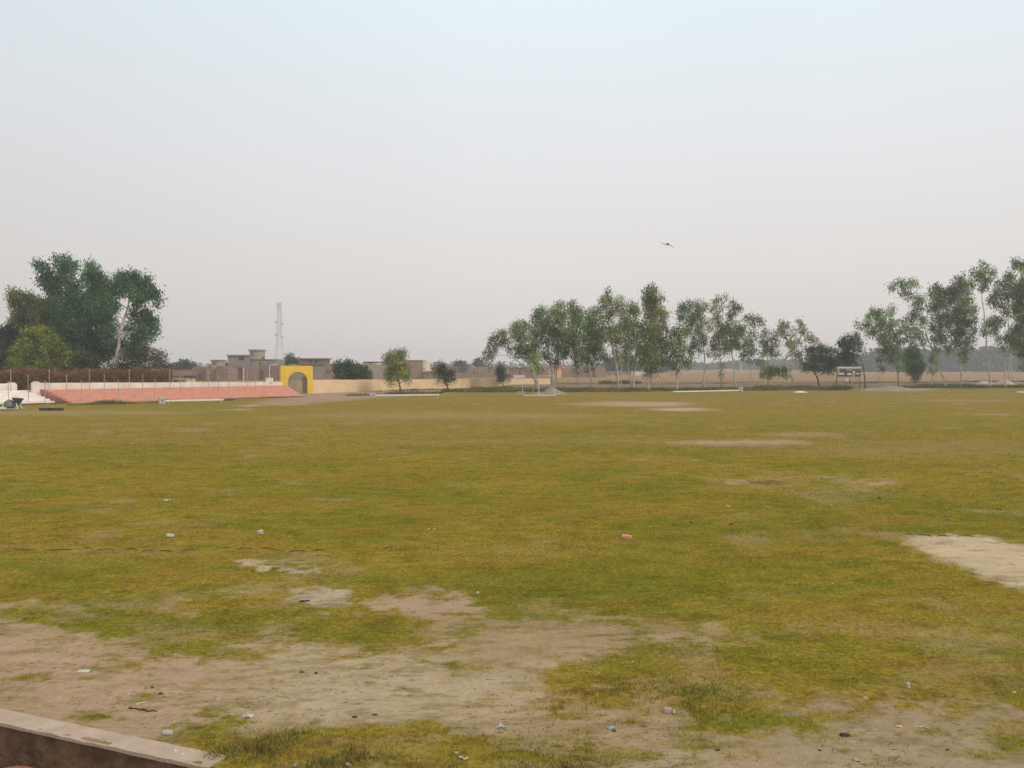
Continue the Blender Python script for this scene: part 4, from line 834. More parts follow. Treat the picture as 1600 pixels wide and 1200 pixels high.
tree('eucalyptus_tree', 'olive green tree with a pointed upper left shoulder in the left grove', [(55, 600), (54, 560), (50, 510), (40, 475)],
 [(18, 453, 4, 5), (22, 462, 8, 7), (34, 467, 11, 7), (50, 468, 11, 6), (66, 472, 10, 7), (82, 470, 6, 5), (26, 475, 8, 8), (42, 485, 16, 12), (65, 490, 14, 12), (30, 498, 10, 8), (80, 495, 10, 12), (45, 508, 16, 10), (75, 515, 12, 14), (85, 540, 12, 14)], 'olive', bark_g, 110, .22, dens=1.6, group=gl, seed=4, leaf=.34)
tree('broadleaf_tree', 'dark tree half cut off by the left edge of the photo', [(2, 604), (4, 570), (8, 530)],
 [(28, 505, 8, 6), (18, 513, 10, 6), (3, 517, 6, 4), (10, 525, 14, 10), (25, 525, 12, 12), (-8, 530, 12, 12), (8, 545, 16, 12), (-5, 558, 16, 12), (15, 565, 16, 12), (-20, 550, 16, 18)], (.055, .06, .045), bark_d, 112, .2, dens=1.4, group=gl, seed=5, leaf=.34, asp=.5)
tree('broadleaf_tree', 'bright yellow-green rounded tree in front of the left grove', [(66, 602), (66, 580), (62, 550)],
 [(52, 517, 12, 8), (66, 522, 12, 8), (80, 530, 10, 8), (42, 525, 10, 9), (38, 540, 12, 10), (58, 536, 18, 12), (84, 542, 14, 9), (28, 550, 9, 8), (26, 562, 11, 9), (48, 556, 16, 12), (72, 556, 18, 12), (94, 556, 10, 10), (18, 572, 12, 8), (40, 574, 16, 9), (70, 575, 16, 10), (95, 573, 12, 10)], 'bright', bark_d, 98, .16, dens=1.6, group=gl, seed=6, leaf=.24, asp=.55, droop=.1)
tree('broadleaf_tree', 'low olive bush-like tree at the foot of the left grove', [(130, 602), (130, 585), (128, 570)], [(128, 556, 14, 8), (118, 566, 14, 9), (140, 566, 12, 9), (112, 578, 12, 8), (130, 580, 16, 8), (150, 578, 12, 9)], (.085, .09, .032), bark_d, 100, .12, dens=1.4, group=gl, seed=7, leaf=.24, asp=.5, droop=.1)
tree('broadleaf_tree', 'thin twiggy brownish tree at the right end of the left grove', [(228, 602), (230, 585), (235, 560)], [(228, 545, 10, 7), (240, 551, 10, 8), (250, 557, 8, 8), (220, 558, 14, 10), (240, 567, 14, 9), (253, 570, 8, 8), (215, 575, 14, 10), (235, 582, 16, 8), (255, 584, 8, 7), (195, 572, 12, 12), (180, 582, 12, 10)], (.105, .085, .05), bark_g, 101, .12, dens=1.4, group=gl, seed=8, leaf=.22, asp=.45, droop=.1)
# small trees
tree('small_tree', 'small feathery tree with dark leaning trunk left of centre', [(626, 613), (624, 600), (621, 590), (619, 570)],
 [(622, 553, 11, 7), (612, 556, 6, 5), (630, 558, 8, 8), (601, 558, 5, 2.5), (608, 565, 7, 4), (620, 568, 14, 8), (632, 572, 6, 9), (610, 578, 10, 7), (624, 582, 14, 7), (606, 588, 7, 4), (615, 592, 10, 4), (632, 588, 6, 5), (612, 601, 6, 2), (636, 596, 3, 2)], 'small', bark_d, None, .12, leaf=.22, asp=.4, dens=2.1, droop=.1, group='small trees left of centre', seed=11)
tree('small_tree', 'small olive tree with a forked slanting trunk right of the feathery one', [(699.5, 613), (698.5, 602), (694, 593), (690, 580)],
 [(689, 569, 6, 4), (686, 575, 7, 5), (694, 577, 8, 6), (681, 581, 4, 4), (703, 583, 6, 5), (692, 586, 7, 5), (701, 591, 7, 4), (708, 593, 3, 3), (697, 597, 5, 3), (685, 596, 4, 3)], (.10, .105, .055), bark_d, None, .10, leaf=.22, asp=.4, dens=2.0, droop=.1, group='small trees left of centre', seed=12)
tree('small_tree', 'slim young tree with a narrow upright crown before the middle row', [(786.5, 608), (786, 600), (784.5, 590), (783, 575)], [(782, 571, 5, 4), (779, 577, 4, 5), (785, 578, 4, 5), (782, 585, 6, 6), (784, 592, 6, 4), (792, 593, 3, 1.5), (780, 594, 3, 2)], (.11, .12, .07), bark_d, None, .07, leaf=.22, asp=.4, dens=2.2, droop=.1, group='small trees left of centre', seed=13)
for nm, lb, bl, Yb, cl_ in (('round_bush', 'wide dark green bush behind the cream wall beside the arch', [(537, 570, 9, 5), (530, 577, 8, 8), (545, 576, 12, 8), (560, 577, 12, 7), (572, 582, 8, 6), (535, 587, 12, 7), (555, 588, 18, 6), (574, 590, 7, 4)], 126, (.095, .13, .055)),
                           ('distant_tree', 'rounded dark tree top above the low brick courtyard houses', [(289, 569, 8, 4), (280, 573, 8, 4), (298, 573, 8, 4), (268, 575, 8, 3)], 230, (.05, .08, .06)),
                           ('distant_tree', 'small bushy tree top just above the yellow arch', [(448, 570, 8, 3), (455, 566, 6, 5), (452, 560, 4, 4), (462, 566, 6, 4), (440, 571, 8, 3)], 225, (.07, .10, .055)),
                           ('distant_tree', 'dark green tree top beside the rooftop cabin on the left', [(345, 573, 6, 3), (352, 571, 4, 4), (336, 575, 6, 3)], 212, (.04, .07, .05)),
                           ('distant_tree', 'hazy grey-green tree behind the low pink brick houses', [(717, 571, 8, 4), (725, 573, 8, 3), (747, 569, 5, 5), (753, 572, 4, 3)], 330, (.07, .085, .06)),
                           ('distant_tree', 'hazy tree mass left of the tallest middle tree', [(955, 570, 10, 9), (968, 568, 10, 9), (980, 571, 9, 8), (990, 574, 9, 6)], 330, (.06, .085, .055)),
                           ('distant_tree', 'hazy tree mass right of the tallest middle tree', [(1030, 572, 9, 6), (1042, 574, 8, 5), (1020, 574, 8, 5)], 400, (.06, .08, .055))):
    x_c = bl[0][0]; tree(nm, lb, [(x_c, 600), (x_c, 585), (x_c, bl[0][1])], bl, cl_, bark_d, Yb, .1, leaf=.3 * Yb / 130, asp=.5, dens=1.5 * 130 / Yb, droop=.1, seed=20 + Yb, cat='bush' if 'bush' in nm else 'tree')
# middle row
MR = [
 ('leftmost tree of the middle row with a low drooping airy crown', [(838, 606), (834, 592), (822, 578), (806, 562), (790, 545)], [(776, 523, 7, 5), (785, 519, 7, 5), (768, 532, 6, 6), (780, 534, 9, 7), (792, 530, 8, 7), (762, 546, 7, 7), (760, 556, 5, 6), (768, 555, 5, 5), (765, 567, 3, 4), (800, 545, 6, 6), (772, 543, 6, 5)], {'dens': .85, 'r0': .12}),
 ('second tree of the middle row with branches spreading from a low fork', [(839, 607), (838, 595), (835, 580), (832, 560), (822, 535)], [(802, 512, 8, 6), (812, 507, 10, 6), (820, 512, 8, 8), (806, 522, 8, 8), (818, 526, 12, 9), (830, 540, 12, 10), (812, 540, 8, 7), (822, 552, 11, 9), (835, 558, 12, 9), (806, 553, 5, 4), (840, 574, 6, 8)], {'r0': .16}),
 ('third tree of the middle row with several pale stems', [(861, 606), (862, 590), (860, 570), (856, 530), (852, 505)], [(843, 487, 6, 6), (849, 484, 8, 6), (838, 497, 7, 7), (850, 498, 10, 8), (843, 510, 12, 8), (856, 514, 12, 9), (848, 528, 12, 9), (836, 520, 8, 8), (862, 535, 9, 9), (856, 552, 10, 8), (868, 560, 8, 6)], {'forks': [[(866, 606), (866, 585), (868, 560), (872, 530)]]}),
 ('fourth tree of the middle row with a double knobbly top', [(868, 606), (869, 590), (872, 550), (874, 510)], [(864, 482, 6, 6), (876, 478, 7, 6), (868, 490, 9, 8), (879, 490, 6, 8), (864, 503, 9, 8), (876, 507, 8, 9), (868, 520, 11, 9), (882, 528, 8, 10), (878, 545, 10, 8), (870, 540, 6, 5)], {}),
 ('fifth tree of the middle row with two pointed tips', [(904, 607), (902, 590), (898, 560), (896, 520), (894, 490)], [(892, 474, 5, 5), (894, 483, 7, 7), (904, 483, 5, 6), (906, 492, 6, 6), (893, 496, 9, 8), (904, 504, 9, 8), (893, 512, 12, 9), (890, 528, 12, 10), (903, 526, 11, 10), (893, 545, 13, 9), (882, 554, 8, 6), (900, 558, 9, 6), (900, 575, 3, 9)], {'r0': .1}),
 ('sixth tree of the middle row with a straight thick white trunk', [(924, 608), (923, 595), (921, 575), (921, 550), (922, 520)], [(921, 490, 6, 4), (929, 487, 6, 5), (935, 494, 6, 4), (924, 500, 11, 7), (938, 500, 6, 5), (916, 512, 11, 9), (931, 514, 12, 9), (922, 530, 16, 10), (940, 530, 10, 8), (918, 545, 14, 9), (935, 547, 13, 9), (945, 556, 7, 6), (910, 560, 9, 6), (925, 562, 12, 6), (920, 575, 4, 3)], {'r0': .2, 'dens': 1.15}),
 ('seventh tree of the middle row with a curved trunk and pointed top', [(967, 607), (966, 592), (963, 572), (957, 545), (952, 510), (949, 480)], [(949, 457, 3, 3), (947, 464, 6, 6), (951, 472, 7, 6), (940, 468, 4, 4), (945, 482, 9, 7), (957, 488, 6, 6), (963, 482, 5, 5), (950, 495, 9, 5), (955, 512, 11, 7), (966, 512, 9, 8), (953, 527, 11, 8), (966, 530, 10, 8), (965, 552, 8, 8), (970, 565, 3, 5)], {'r0': .18}),
 ('eighth tree of the middle row with a thin bent-over top', [(970, 606), (971, 585), (972, 550), (968, 500)], [(972, 466, 6, 3), (965, 471, 5, 4), (961, 476, 4, 5), (971, 475, 4, 4), (969, 487, 5, 5), (978, 500, 8, 8), (976, 515, 8, 8)], {'r0': .09, 'dens': .8}),
 ('ninth tree of the middle row with twin trunks from one foot', [(989, 606), (990, 590), (994, 570), (996, 550), (992, 510)], [(983, 476, 6, 4), (991, 479, 6, 5), (978, 485, 6, 5), (987, 490, 9, 7), (996, 487, 4, 5), (983, 503, 10, 8), (993, 510, 8, 8), (984, 520, 11, 9), (996, 530, 8, 8), (986, 538, 12, 9), (1000, 548, 8, 8), (984, 552, 9, 9), (988, 568, 5, 8), (1004, 560, 6, 6)], {'forks': [[(987, 606), (984, 590), (981, 570), (983, 545)]]}),
 ('tallest tree of the middle row with a dense spire-like crown', [(1012.5, 610), (1013, 595), (1015, 575), (1017, 540), (1018, 500), (1018, 465)], [(1018, 450, 6, 4), (1014, 457, 6, 5), (1023, 457, 6, 6), (1011, 468, 6, 7), (1020, 468, 9, 7), (1032, 468, 4, 5), (1016, 480, 9, 8), (1026, 480, 6, 7), (1033, 482, 5, 5), (1018, 494, 12, 8), (1034, 494, 7, 7), (1041, 489, 3, 3), (1010, 508, 10, 8), (1024, 510, 12, 9), (1038, 510, 6, 8), (1012, 524, 12, 10), (1028, 528, 13, 10), (1040, 540, 8, 10), (1012, 545, 13, 10), (1028, 548, 12, 10), (1005, 560, 8, 8), (1018, 565, 13, 9), (1034, 562, 8, 8), (1015, 580, 9, 6)], {'r0': .2, 'dens': 1.3}),
 ('tree with a white trunk foot just right of the tallest middle tree', [(1057.5, 610), (1058, 596), (1059, 580), (1062, 550), (1062, 520)], [(1053, 513, 6, 5), (1060, 520, 9, 6), (1050, 524, 7, 6), (1062, 532, 9, 8), (1052, 538, 8, 7), (1068, 540, 7, 7), (1058, 550, 10, 8), (1064, 562, 8, 7), (1050, 562, 7, 7), (1057, 573, 6, 6), (1072, 562, 3, 5), (1076, 568, 2, 5)], {'r0': .17, 'dens': .9}),
 ('tall spreading tree with a dark straight stem right of centre', [(1100, 605), (1100, 588), (1101, 560), (1098, 530), (1090, 500)], [(1068, 478, 6, 5), (1078, 476, 7, 5), (1090, 475, 7, 5), (1064, 488, 7, 6), (1076, 487, 9, 7), (1090, 486, 8, 7), (1100, 482, 4, 8), (1068, 500, 9, 7), (1086, 500, 9, 8), (1098, 498, 7, 9), (1078, 512, 8, 8), (1094, 515, 9, 9), (1070, 520, 6, 8), (1086, 530, 8, 8), (1100, 530, 7, 8), (1078, 545, 7, 7), (1090, 545, 6, 6), (1080, 556, 3, 8)], {'r0': .17, 'dens': .9, 'forks': [[(1101, 578), (1108, 570), (1117, 561)]]}),
 ('tree with a wispy thin top above two slender stems right of centre', [(1127, 606), (1127, 592), (1127, 575), (1124, 545), (1120, 500)], [(1117, 474, 5, 5), (1124, 468, 4, 4), (1133, 465, 3, 4), (1115, 484, 6, 6), (1127, 480, 4, 6), (1119, 495, 7, 7), (1112, 508, 7, 7), (1125, 508, 8, 7), (1118, 524, 9, 8), (1130, 522, 8, 8), (1114, 540, 8, 8), (1126, 538, 10, 8), (1122, 552, 7, 6), (1110, 552, 4, 4), (1127, 578, 4, 8)], {'r0': .11, 'dens': .85, 'bark': 'g'}),
 ('tree with a long branch reaching right from the middle row', [(1149, 605), (1148, 590), (1146, 570), (1143, 550), (1144, 515), (1146, 490)], [(1146, 475, 6, 5), (1152, 482, 6, 5), (1143, 486, 7, 6), (1140, 497, 5, 6), (1136, 510, 6, 6), (1150, 512, 10, 6), (1142, 522, 12, 7), (1156, 522, 8, 7), (1160, 511, 6, 4), (1145, 534, 10, 8), (1138, 545, 8, 6), (1152, 540, 6, 6), (1166, 497, 5, 4), (1175, 497, 7, 4), (1185, 499, 7, 4), (1177, 506, 4, 3), (1191, 504, 2, 2)], {'r0': .13, 'forks': [[(1148, 571), (1153, 565), (1158, 560)]]}),
 ('small thin tree with a lopsided crown after the long-branched one', [(1173, 605), (1173, 590), (1172, 570), (1171, 545)], [(1172, 522, 6, 5), (1180, 524, 3, 5), (1167, 532, 7, 5), (1177, 536, 6, 5), (1163, 542, 6, 6), (1172, 545, 8, 7), (1180, 546, 3, 5), (1166, 553, 5, 5), (1173, 560, 3, 4), (1186, 562, 2, 3), (1158, 558, 3, 3)], {'r0': .1, 'dens': .8}),
 ('tree with a trunk curving up from the right and sprawling crown', [(1238.5, 605), (1238, 592), (1232, 577), (1226, 562), (1216, 553)], [(1222, 503, 3, 2), (1226, 511, 7, 6), (1216, 520, 6, 5), (1230, 521, 9, 6), (1235, 532, 6, 8), (1250, 502, 5, 5), (1249, 514, 6, 6), (1258, 521, 6, 4), (1262, 528, 5, 4), (1270, 529, 7, 3), (1274, 534, 3, 3), (1242, 538, 7, 7), (1206, 544, 6, 6), (1212, 534, 6, 5), (1242, 552, 6, 6), (1251, 555, 5, 9), (1249, 570, 3, 5), (1196, 544, 4, 8), (1213, 552, 5, 4)], {'r0': .15, 'dens': .9, 'forks': [[(1226, 562), (1233, 552), (1240, 538)]]}),
 ('airy tree between the lopsided one and the curved trunk', [(1200, 605), (1200, 590), (1199, 560), (1198, 535)], [(1192, 522, 3, 6), (1200, 519, 6, 4), (1205, 525, 4, 6), (1190, 536, 4, 5), (1199, 535, 7, 7), (1194, 549, 6, 6), (1205, 550, 5, 6), (1192, 566, 3, 4)], {'r0': .08, 'dens': .8, 'bark': 'g'}),
 ('low scrubby tree with a spreading crown under the middle row', [(1200, 603), (1201, 592), (1203, 582)], [(1197, 578, 8, 4), (1210, 576, 7, 5), (1204, 584, 9, 4), (1220, 582, 7, 4), (1192, 585, 4, 2), (1228, 576, 5, 4), (1225, 587, 3, 2)], {'r0': .07, 'dens': 1.0, 'bark': 'g', 'asp': .5}),
]
for i, (lb, tr, bl, kw) in enumerate(MR):
    bk = {'g': bark_g}.get(kw.pop('bark', ''), bark_w)
    tree('eucalyptus_tree', lb, tr, bl, (.145, .200, .055) if i % 3 else (.190, .210, .066), bk, None, group=gm_, seed=40 + i, **kw)
tree('broadleaf_tree', 'dark umbrella shaped tree left of the scoreboard', [(1281, 605), (1278, 593), (1273, 582), (1274, 570)], [(1276, 543, 8, 3), (1266, 548, 8, 5), (1283, 546, 12, 5), (1298, 548, 8, 4), (1270, 558, 10, 8), (1285, 560, 14, 8), (1300, 562, 10, 7), (1262, 572, 8, 5), (1275, 575, 10, 5), (1295, 572, 12, 6), (1308, 566, 6, 5), (1288, 580, 6, 3), (1258, 577, 5, 3), (1298, 582, 4, 2)], 'dark', bark_d, None, .16, dens=1.9, leaf=.22, asp=.5, droop=.2, seed=61)
tree('broadleaf_tree', 'grey-green tree with a dark bent trunk behind the scoreboard', [(1352, 606), (1351, 590), (1349, 572), (1345, 560), (1337, 550)], [(1326, 530, 8, 5), (1336, 528, 7, 5), (1343, 536, 5, 6), (1318, 538, 9, 7), (1330, 540, 10, 7), (1316, 552, 9, 8), (1328, 556, 10, 8), (1345, 547, 5, 4), (1318, 566, 9, 7), (1330, 566, 6, 5), (1340, 571, 4, 2)], (.09, .105, .06), bark_d, 128, .12, dens=1.5, leaf=.24, asp=.5, droop=.3, seed=62)
tree('small_tree', 'thin bare sapling with forked stems right of the scoreboard', [(1378, 609), (1376, 600), (1374, 592), (1370, 584)], [(1380, 578, 2, 3), (1378, 573, 2, 3)], 'euc', bark_g, None, .04, dens=1.2, leaf=.2, seed=63, forks=[[(1374, 592), (1378, 584), (1380, 574)]])
RG = [
 ('left tree of the right group with a ragged crown reaching over the scoreboard', [(1404, 603), (1403, 585), (1400, 565), (1392, 530), (1380, 500)], [(1340, 505, 3, 4), (1346, 512, 4, 3), (1362, 484, 4, 3), (1370, 486, 8, 6), (1360, 496, 7, 6), (1376, 497, 9, 7), (1393, 483, 5, 5), (1388, 491, 5, 4), (1355, 508, 6, 5), (1366, 511, 8, 6), (1385, 508, 10, 7), (1398, 502, 7, 6), (1360, 520, 7, 4), (1374, 522, 9, 7), (1392, 522, 11, 8), (1408, 515, 6, 7), (1380, 535, 9, 7), (1397, 537, 10, 8), (1384, 548, 10, 7), (1400, 552, 9, 7), (1376, 561, 6, 3), (1392, 562, 8, 4), (1410, 560, 6, 5), (1406, 572, 5, 4), (1412, 535, 5, 6)], {'bark': 'g', 'r0': .13}),
 ('dense narrow dark tree standing low in the right group', [(1430, 601), (1430, 592), (1430, 580), (1428, 555)], [(1426, 547, 8, 5), (1420, 555, 6, 6), (1431, 558, 9, 7), (1424, 567, 9, 7), (1436, 570, 7, 7), (1430, 580, 9, 6), (1422, 578, 4, 5), (1431, 590, 5, 4), (1440, 573, 2, 4)], {'bark': 'd', 'dens': 1.8, 'col': 'dark', 'r0': .13}),
 ('leaning tree whose thin crown stretches far up to the left in the right group', [(1478.5, 605), (1476, 595), (1470, 580), (1463, 565), (1456, 545), (1446, 515), (1434, 485), (1420, 460)], [(1392, 452, 2, 5), (1396, 446, 5, 4), (1404, 440, 6, 4), (1410, 447, 5, 5), (1418, 443, 6, 4), (1429, 439, 5, 4), (1430, 445, 3, 3), (1409, 458, 3, 3), (1420, 456, 6, 5), (1422, 465, 5, 4), (1434, 464, 5, 4), (1442, 466, 4, 5), (1431, 475, 6, 5), (1440, 480, 5, 6), (1432, 490, 7, 6), (1424, 497, 7, 5), (1416, 504, 6, 6), (1440, 500, 6, 7), (1427, 512, 8, 7), (1438, 522, 6, 8), (1423, 524, 5, 6), (1440, 538, 3, 8), (1428, 536, 5, 6)], {'r0': .17}),
 ('tree with a broad dark top and thin pale trunk in the right group', [(1455.5, 605), (1457, 590), (1459, 570), (1462, 530), (1466, 490)], [(1463, 447, 4, 3), (1452, 458, 2, 3), (1459, 453, 6, 5), (1470, 455, 9, 6), (1482, 452, 8, 6), (1462, 465, 9, 7), (1478, 465, 11, 8), (1490, 460, 7, 6), (1457, 480, 8, 7), (1472, 480, 12, 8), (1466, 495, 10, 8), (1482, 495, 8, 8), (1460, 510, 8, 8), (1474, 512, 9, 9), (1462, 527, 7, 9), (1474, 530, 6, 9), (1463, 546, 4, 8), (1457, 562, 3, 8), (1482, 540, 3, 8), (1455, 580, 2, 6)], {'r0': .11}),
 ('tree with a dense right-hand crown over a stout white trunk foot', [(1502, 605), (1502, 590), (1501, 570), (1500, 540), (1500, 500)], [(1494, 436, 5, 3), (1503, 434, 6, 4), (1498, 444, 8, 5), (1508, 443, 6, 5), (1515, 441, 5, 5), (1492, 455, 8, 6), (1505, 455, 9, 6), (1517, 449, 4, 3), (1498, 470, 11, 7), (1512, 470, 7, 6), (1493, 485, 10, 8), (1508, 485, 12, 8), (1520, 482, 5, 5), (1490, 500, 10, 8), (1505, 503, 12, 9), (1520, 500, 6, 6), (1494, 518, 10, 8), (1508, 520, 9, 8), (1521, 515, 5, 5), (1490, 533, 6, 8), (1504, 537, 8, 8), (1520, 528, 3, 8), (1516, 542, 6, 3), (1502, 552, 6, 5), (1481, 545, 2, 6), (1507, 562, 3, 4)], {'r0': .17, 'dens': 1.1}),
 ('tall slender tree with a tufted top above a long bare stem', [(1548, 606), (1547, 590), (1545, 570), (1541, 535), (1538, 500), (1534, 460)], [(1536, 413, 4, 4), (1541, 417, 3, 2), (1530, 422, 6, 4), (1521, 424, 4, 3), (1537, 428, 7, 5), (1527, 431, 5, 4), (1547, 427, 5, 3), (1550, 423, 3, 2), (1535, 439, 9, 6), (1545, 437, 5, 4), (1535, 449, 6, 5), (1544, 502, 6, 4), (1552, 500, 7, 6), (1562, 503, 7, 7), (1540, 512, 6, 5), (1552, 512, 8, 5), (1541, 521, 5, 3), (1556, 520, 4, 5), (1559, 531, 3, 5)], {'r0': .17}),
 ('tree with several leafy tiers second from the right edge', [(1570, 606), (1570, 590), (1571, 565), (1576, 530), (1576, 480)], [(1575, 428, 5, 4), (1573, 436, 7, 5), (1582, 432, 5, 5), (1562, 442, 4, 5), (1570, 448, 9, 6), (1583, 447, 7, 6), (1560, 456, 8, 5), (1553, 463, 7, 5), (1572, 462, 11, 7), (1588, 462, 8, 7), (1548, 471, 7, 4), (1563, 474, 10, 5), (1580, 478, 10, 6), (1570, 488, 6, 5), (1585, 492, 5, 6), (1588, 515, 5, 6), (1573, 530, 7, 7), (1568, 540, 4, 8), (1581, 540, 4, 6)], {'r0': .1}),
 ('tree cut off by the right edge of the photo', [(1606, 607), (1606, 590), (1604, 550), (1602, 500), (1600, 450)], [(1588, 410, 6, 4), (1598, 413, 9, 5), (1608, 418, 9, 7), (1586, 415, 3, 3), (1600, 424, 6, 3), (1598, 440, 12, 6), (1590, 450, 10, 6), (1606, 452, 12, 8), (1594, 464, 12, 8), (1608, 475, 12, 9), (1596, 480, 10, 8), (1596, 500, 9, 8), (1608, 500, 10, 10), (1590, 515, 9, 8), (1604, 520, 10, 8), (1590, 532, 9, 7), (1602, 540, 10, 8), (1592, 548, 7, 6), (1604, 555, 7, 6), (1600, 573, 3, 5), (1618, 480, 12, 20), (1622, 440, 12, 14)], {'r0': .2, 'dens': 1.15}),
 ('pale double trunk tree far behind the right edge trees', [(1582, 596), (1581, 580), (1580, 560), (1580, 535)], [(1580, 520, 6, 6), (1576, 530, 5, 5), (1586, 528, 5, 5)], {'r0': .15, 'dens': .7, 'forks': [[(1576, 596), (1576, 580), (1578, 560)]]}),
]
for i, (lb, tr, bl, kw) in enumerate(RG):
    bk = {'g': bark_g, 'd': bark_d}.get(kw.pop('bark', ''), bark_w); cl_ = kw.pop('col', (.130, .195, .040))
    tree('eucalyptus_tree', lb, tr, bl, cl_, bk, None if i < 8 else 170, group=gr_, seed=70 + i, **kw)

# distant woodland -------------------------------------------------
def woodland(label, x0, x1, top, Y, depth, leaf, n, col, seed, wob=4, sc=26):
    rng = np.random.default_rng(seed); s = Y / F
    px = rng.uniform(x0, x1, n); yy = Y + rng.uniform(0, depth, n)
    t_ = np.interp(px, [p[0] for p in top], [p[1] for p in top]) + (fbm(px, yy, sc, 4, seed) - .5) * wob * 2.6
    ht = (572 - t_) * s + H; cell = rng.uniform(0, 1, n) ** .85
    z = ht * cell; X = (px - 800) / F * yy
    c = np.array(col) * (.6 + .8 * fbm(px, z * 3, 9, 3, seed + 1))[:, None]
    Vv, Fq, cc_ = leafcloud(np.stack([X, yy, z], 1), leaf, .7, c, rng, 0)
    return tag(np_mesh('woodland', Vv, Fq, foliage_m, cc_), label, 'woodland', None, 'stuff')
woodland('hazy grey-blue line of distant woods behind the right group of trees', 1300, 2600, [(1300, 562), (1345, 558), (1362, 548), (1380, 546), (1420, 545), (1450, 549), (1480, 543), (1520, 546), (1560, 542), (1600, 541), (2600, 545)], 480, 60, 2.6, 26000, (.06, .075, .055), 5, 5, 14)
woodland('low hazy woods on the horizon beyond the dry field right of centre', 1000, 1360, [(1000, 567), (1070, 566), (1110, 570), (1150, 565), (1200, 564), (1260, 563), (1360, 560)], 700, 60, 3.0, 9000, (.07, .085, .065), 6, 3, 12)
woodland('very faint woods on the far horizon behind the brick houses', -1200, 1010, [(-1200, 569.5), (1010, 569.5)], 800, 60, 3.0, 12000, (.07, .085, .065), 3, 3, 18)
# distant chimney
x = at(1157.5, 600, 560).x; o = MB().tube([(x, 560, 0), (x, 560, zat(567, 560))], [.9, .6], 10).build('chimney_stack', m_pl2); tag(o, 'hazy distant chimney on the horizon between thin trunks', 'chimney')

# ------------------------------------------------------------------ bird
def bird():
    p = at(1043.5, 381.6, 72); s = 72 / F
    root = None; mb = MB()
    def w(x, y, dy=0): return Vector(((x - 1043.5) * s, dy, (381.6 - y) * s))
    V_ = []; secs = [(1033, 378.6, .03, .1), (1036.5, 380.9, .16, .15), (1040, 381.3, .26, .05), (1043, 381.0, .30, 0), (1045.5, 382.8, .26, -.05), (1048, 384.3, .20, -.1), (1051.5, 386.9, .05, -.2)]
    for (x, y, ch, dy) in secs:
        c = w(x, y, dy); th = .05 if abs(x - 1043) < 2 else .022
        V_.append([c + Vector((0, -ch / 2, 0)), c + Vector((0, 0, th)), c + Vector((0, ch / 2, .0)), c + Vector((0, 0, -th))])
    m = MB(); 
    for r in V_: m.v += [tuple(v) for v in r]
    for i in range(len(V_) - 1):
        for q_ in range(4): a = 4 * i + q_; b_ = 4 * i + (q_ + 1) % 4; m.f.append((a, b_, b_ + 4, a + 4))
    m.f.append((3, 2, 1, 0)); n = 4 * (len(V_) - 1); m.f.append((n, n + 1, n + 2, n + 3))
    c = w(1043.5, 381.6); m.tube([c + Vector((.02, -.36, .01)), c + Vector((0, -.30, .01)), c + Vector((0, -.22, 0)), c, c + Vector((0, .2, 0)), c + Vector((0, .32, 0))], [.01, .035, .05, .075, .05, .02], 8)
    m.prism([c + Vector((-.02, .3, -.01)), c + Vector((.02, .3, -.01)), c + Vector((.10, .55, -.01)), c + Vector((0, .5, -.01)), c + Vector((-.10, .55, -.01))], [c + Vector((-.02, .3, .01)), c + Vector((.02, .3, .01)), c + Vector((.10, .55, .01)), c + Vector((0, .5, .01)), c + Vector((-.10, .55, .01))])
    me = bpy.data.meshes.new('bird'); me.from_pydata([tuple(v) for v in m.v], [], m.f); o = bpy.data.objects.new('bird', me); C.objects.link(o); o.location = p
    me.materials.append(mat('dark_feathers', (.02, .018, .016), (.035, .03, .025), 8, .8, 0)); tag(o, 'dark bird of prey gliding with bent wings in the empty sky', 'bird')
bird()

# ------------------------------------------------------------------ litter
m_st = mat('white_stone', (.52, .47, .40), (.36, .32, .27), 30, .9, .4, 80); m_bl = mat('black_scrap', (.02, .02, .02), (.045, .04, .035), 20, .6, .2); m_bri = mat('orange_brick', (.66, .36, .22), (.50, .22, .12), 25, .9, .5, 70)
m_brp = mat('pink_brick_dusty', (.50, .33, .27), (.40, .26, .21), 25, .9, .5, 70); m_plas = mat('white_plastic', (.60, .56, .50), (.42, .39, .35), 25, .4, .1); m_cr = mat('cream_scrap', (.66, .55, .38), (.5, .42, .3), 25, .8, .2); m_dung = mat('dark_clod', (.06, .045, .03), (.03, .022, .015), 30, 1, .6, 90); m_pw = mat('red_powder', (.46, .22, .17), (.36, .17, .13), 10, 1, .3); m_sil = mat('silver_foil', (.5, .52, .52), (.3, .31, .32), 20, .35, .3)
def hz_(p): return float(hgt(np.array([p.x]), np.array([p.y]))[0])
def rock(px, py, w, hh, m, label, name='stone', cat='stone', seed=0, sq=1.0, dep=.7, tilt=0):
    w *= .86; hh *= .8
    p = G(px, py); s = p.y / F; rr = np.random.default_rng(seed); import bmesh
    bm = bmesh.new(); bmesh.ops.create_icosphere(bm, subdivisions=2, radius=1)
    ph = rr.uniform(0, 6, 6)
    for v in bm.verts:
        c = v.co.copy(); k = 1 + .18 * math.sin(3 * c.x + ph[0]) + .15 * math.sin(4 * c.y + ph[1]) + .14 * math.sin(5 * c.z + ph[2]) + rr.uniform(-.05, .05)
        v.co = Vector((c.x * k * w * s / 2, c.y * k * w * s / 2 * dep, max(-.25, c.z * k) * hh * s * .55))
    me = bpy.data.meshes.new(name); bm.to_mesh(me); bm.free(); o = bpy.data.objects.new(name, me); C.objects.link(o); me.materials.append(m)
    o.location = (p.x, p.y, hz_(p) + .12 * hh * s); o.rotation_euler = (0, tilt, rr.uniform(-.4, .4)); return tag(o, label, cat)
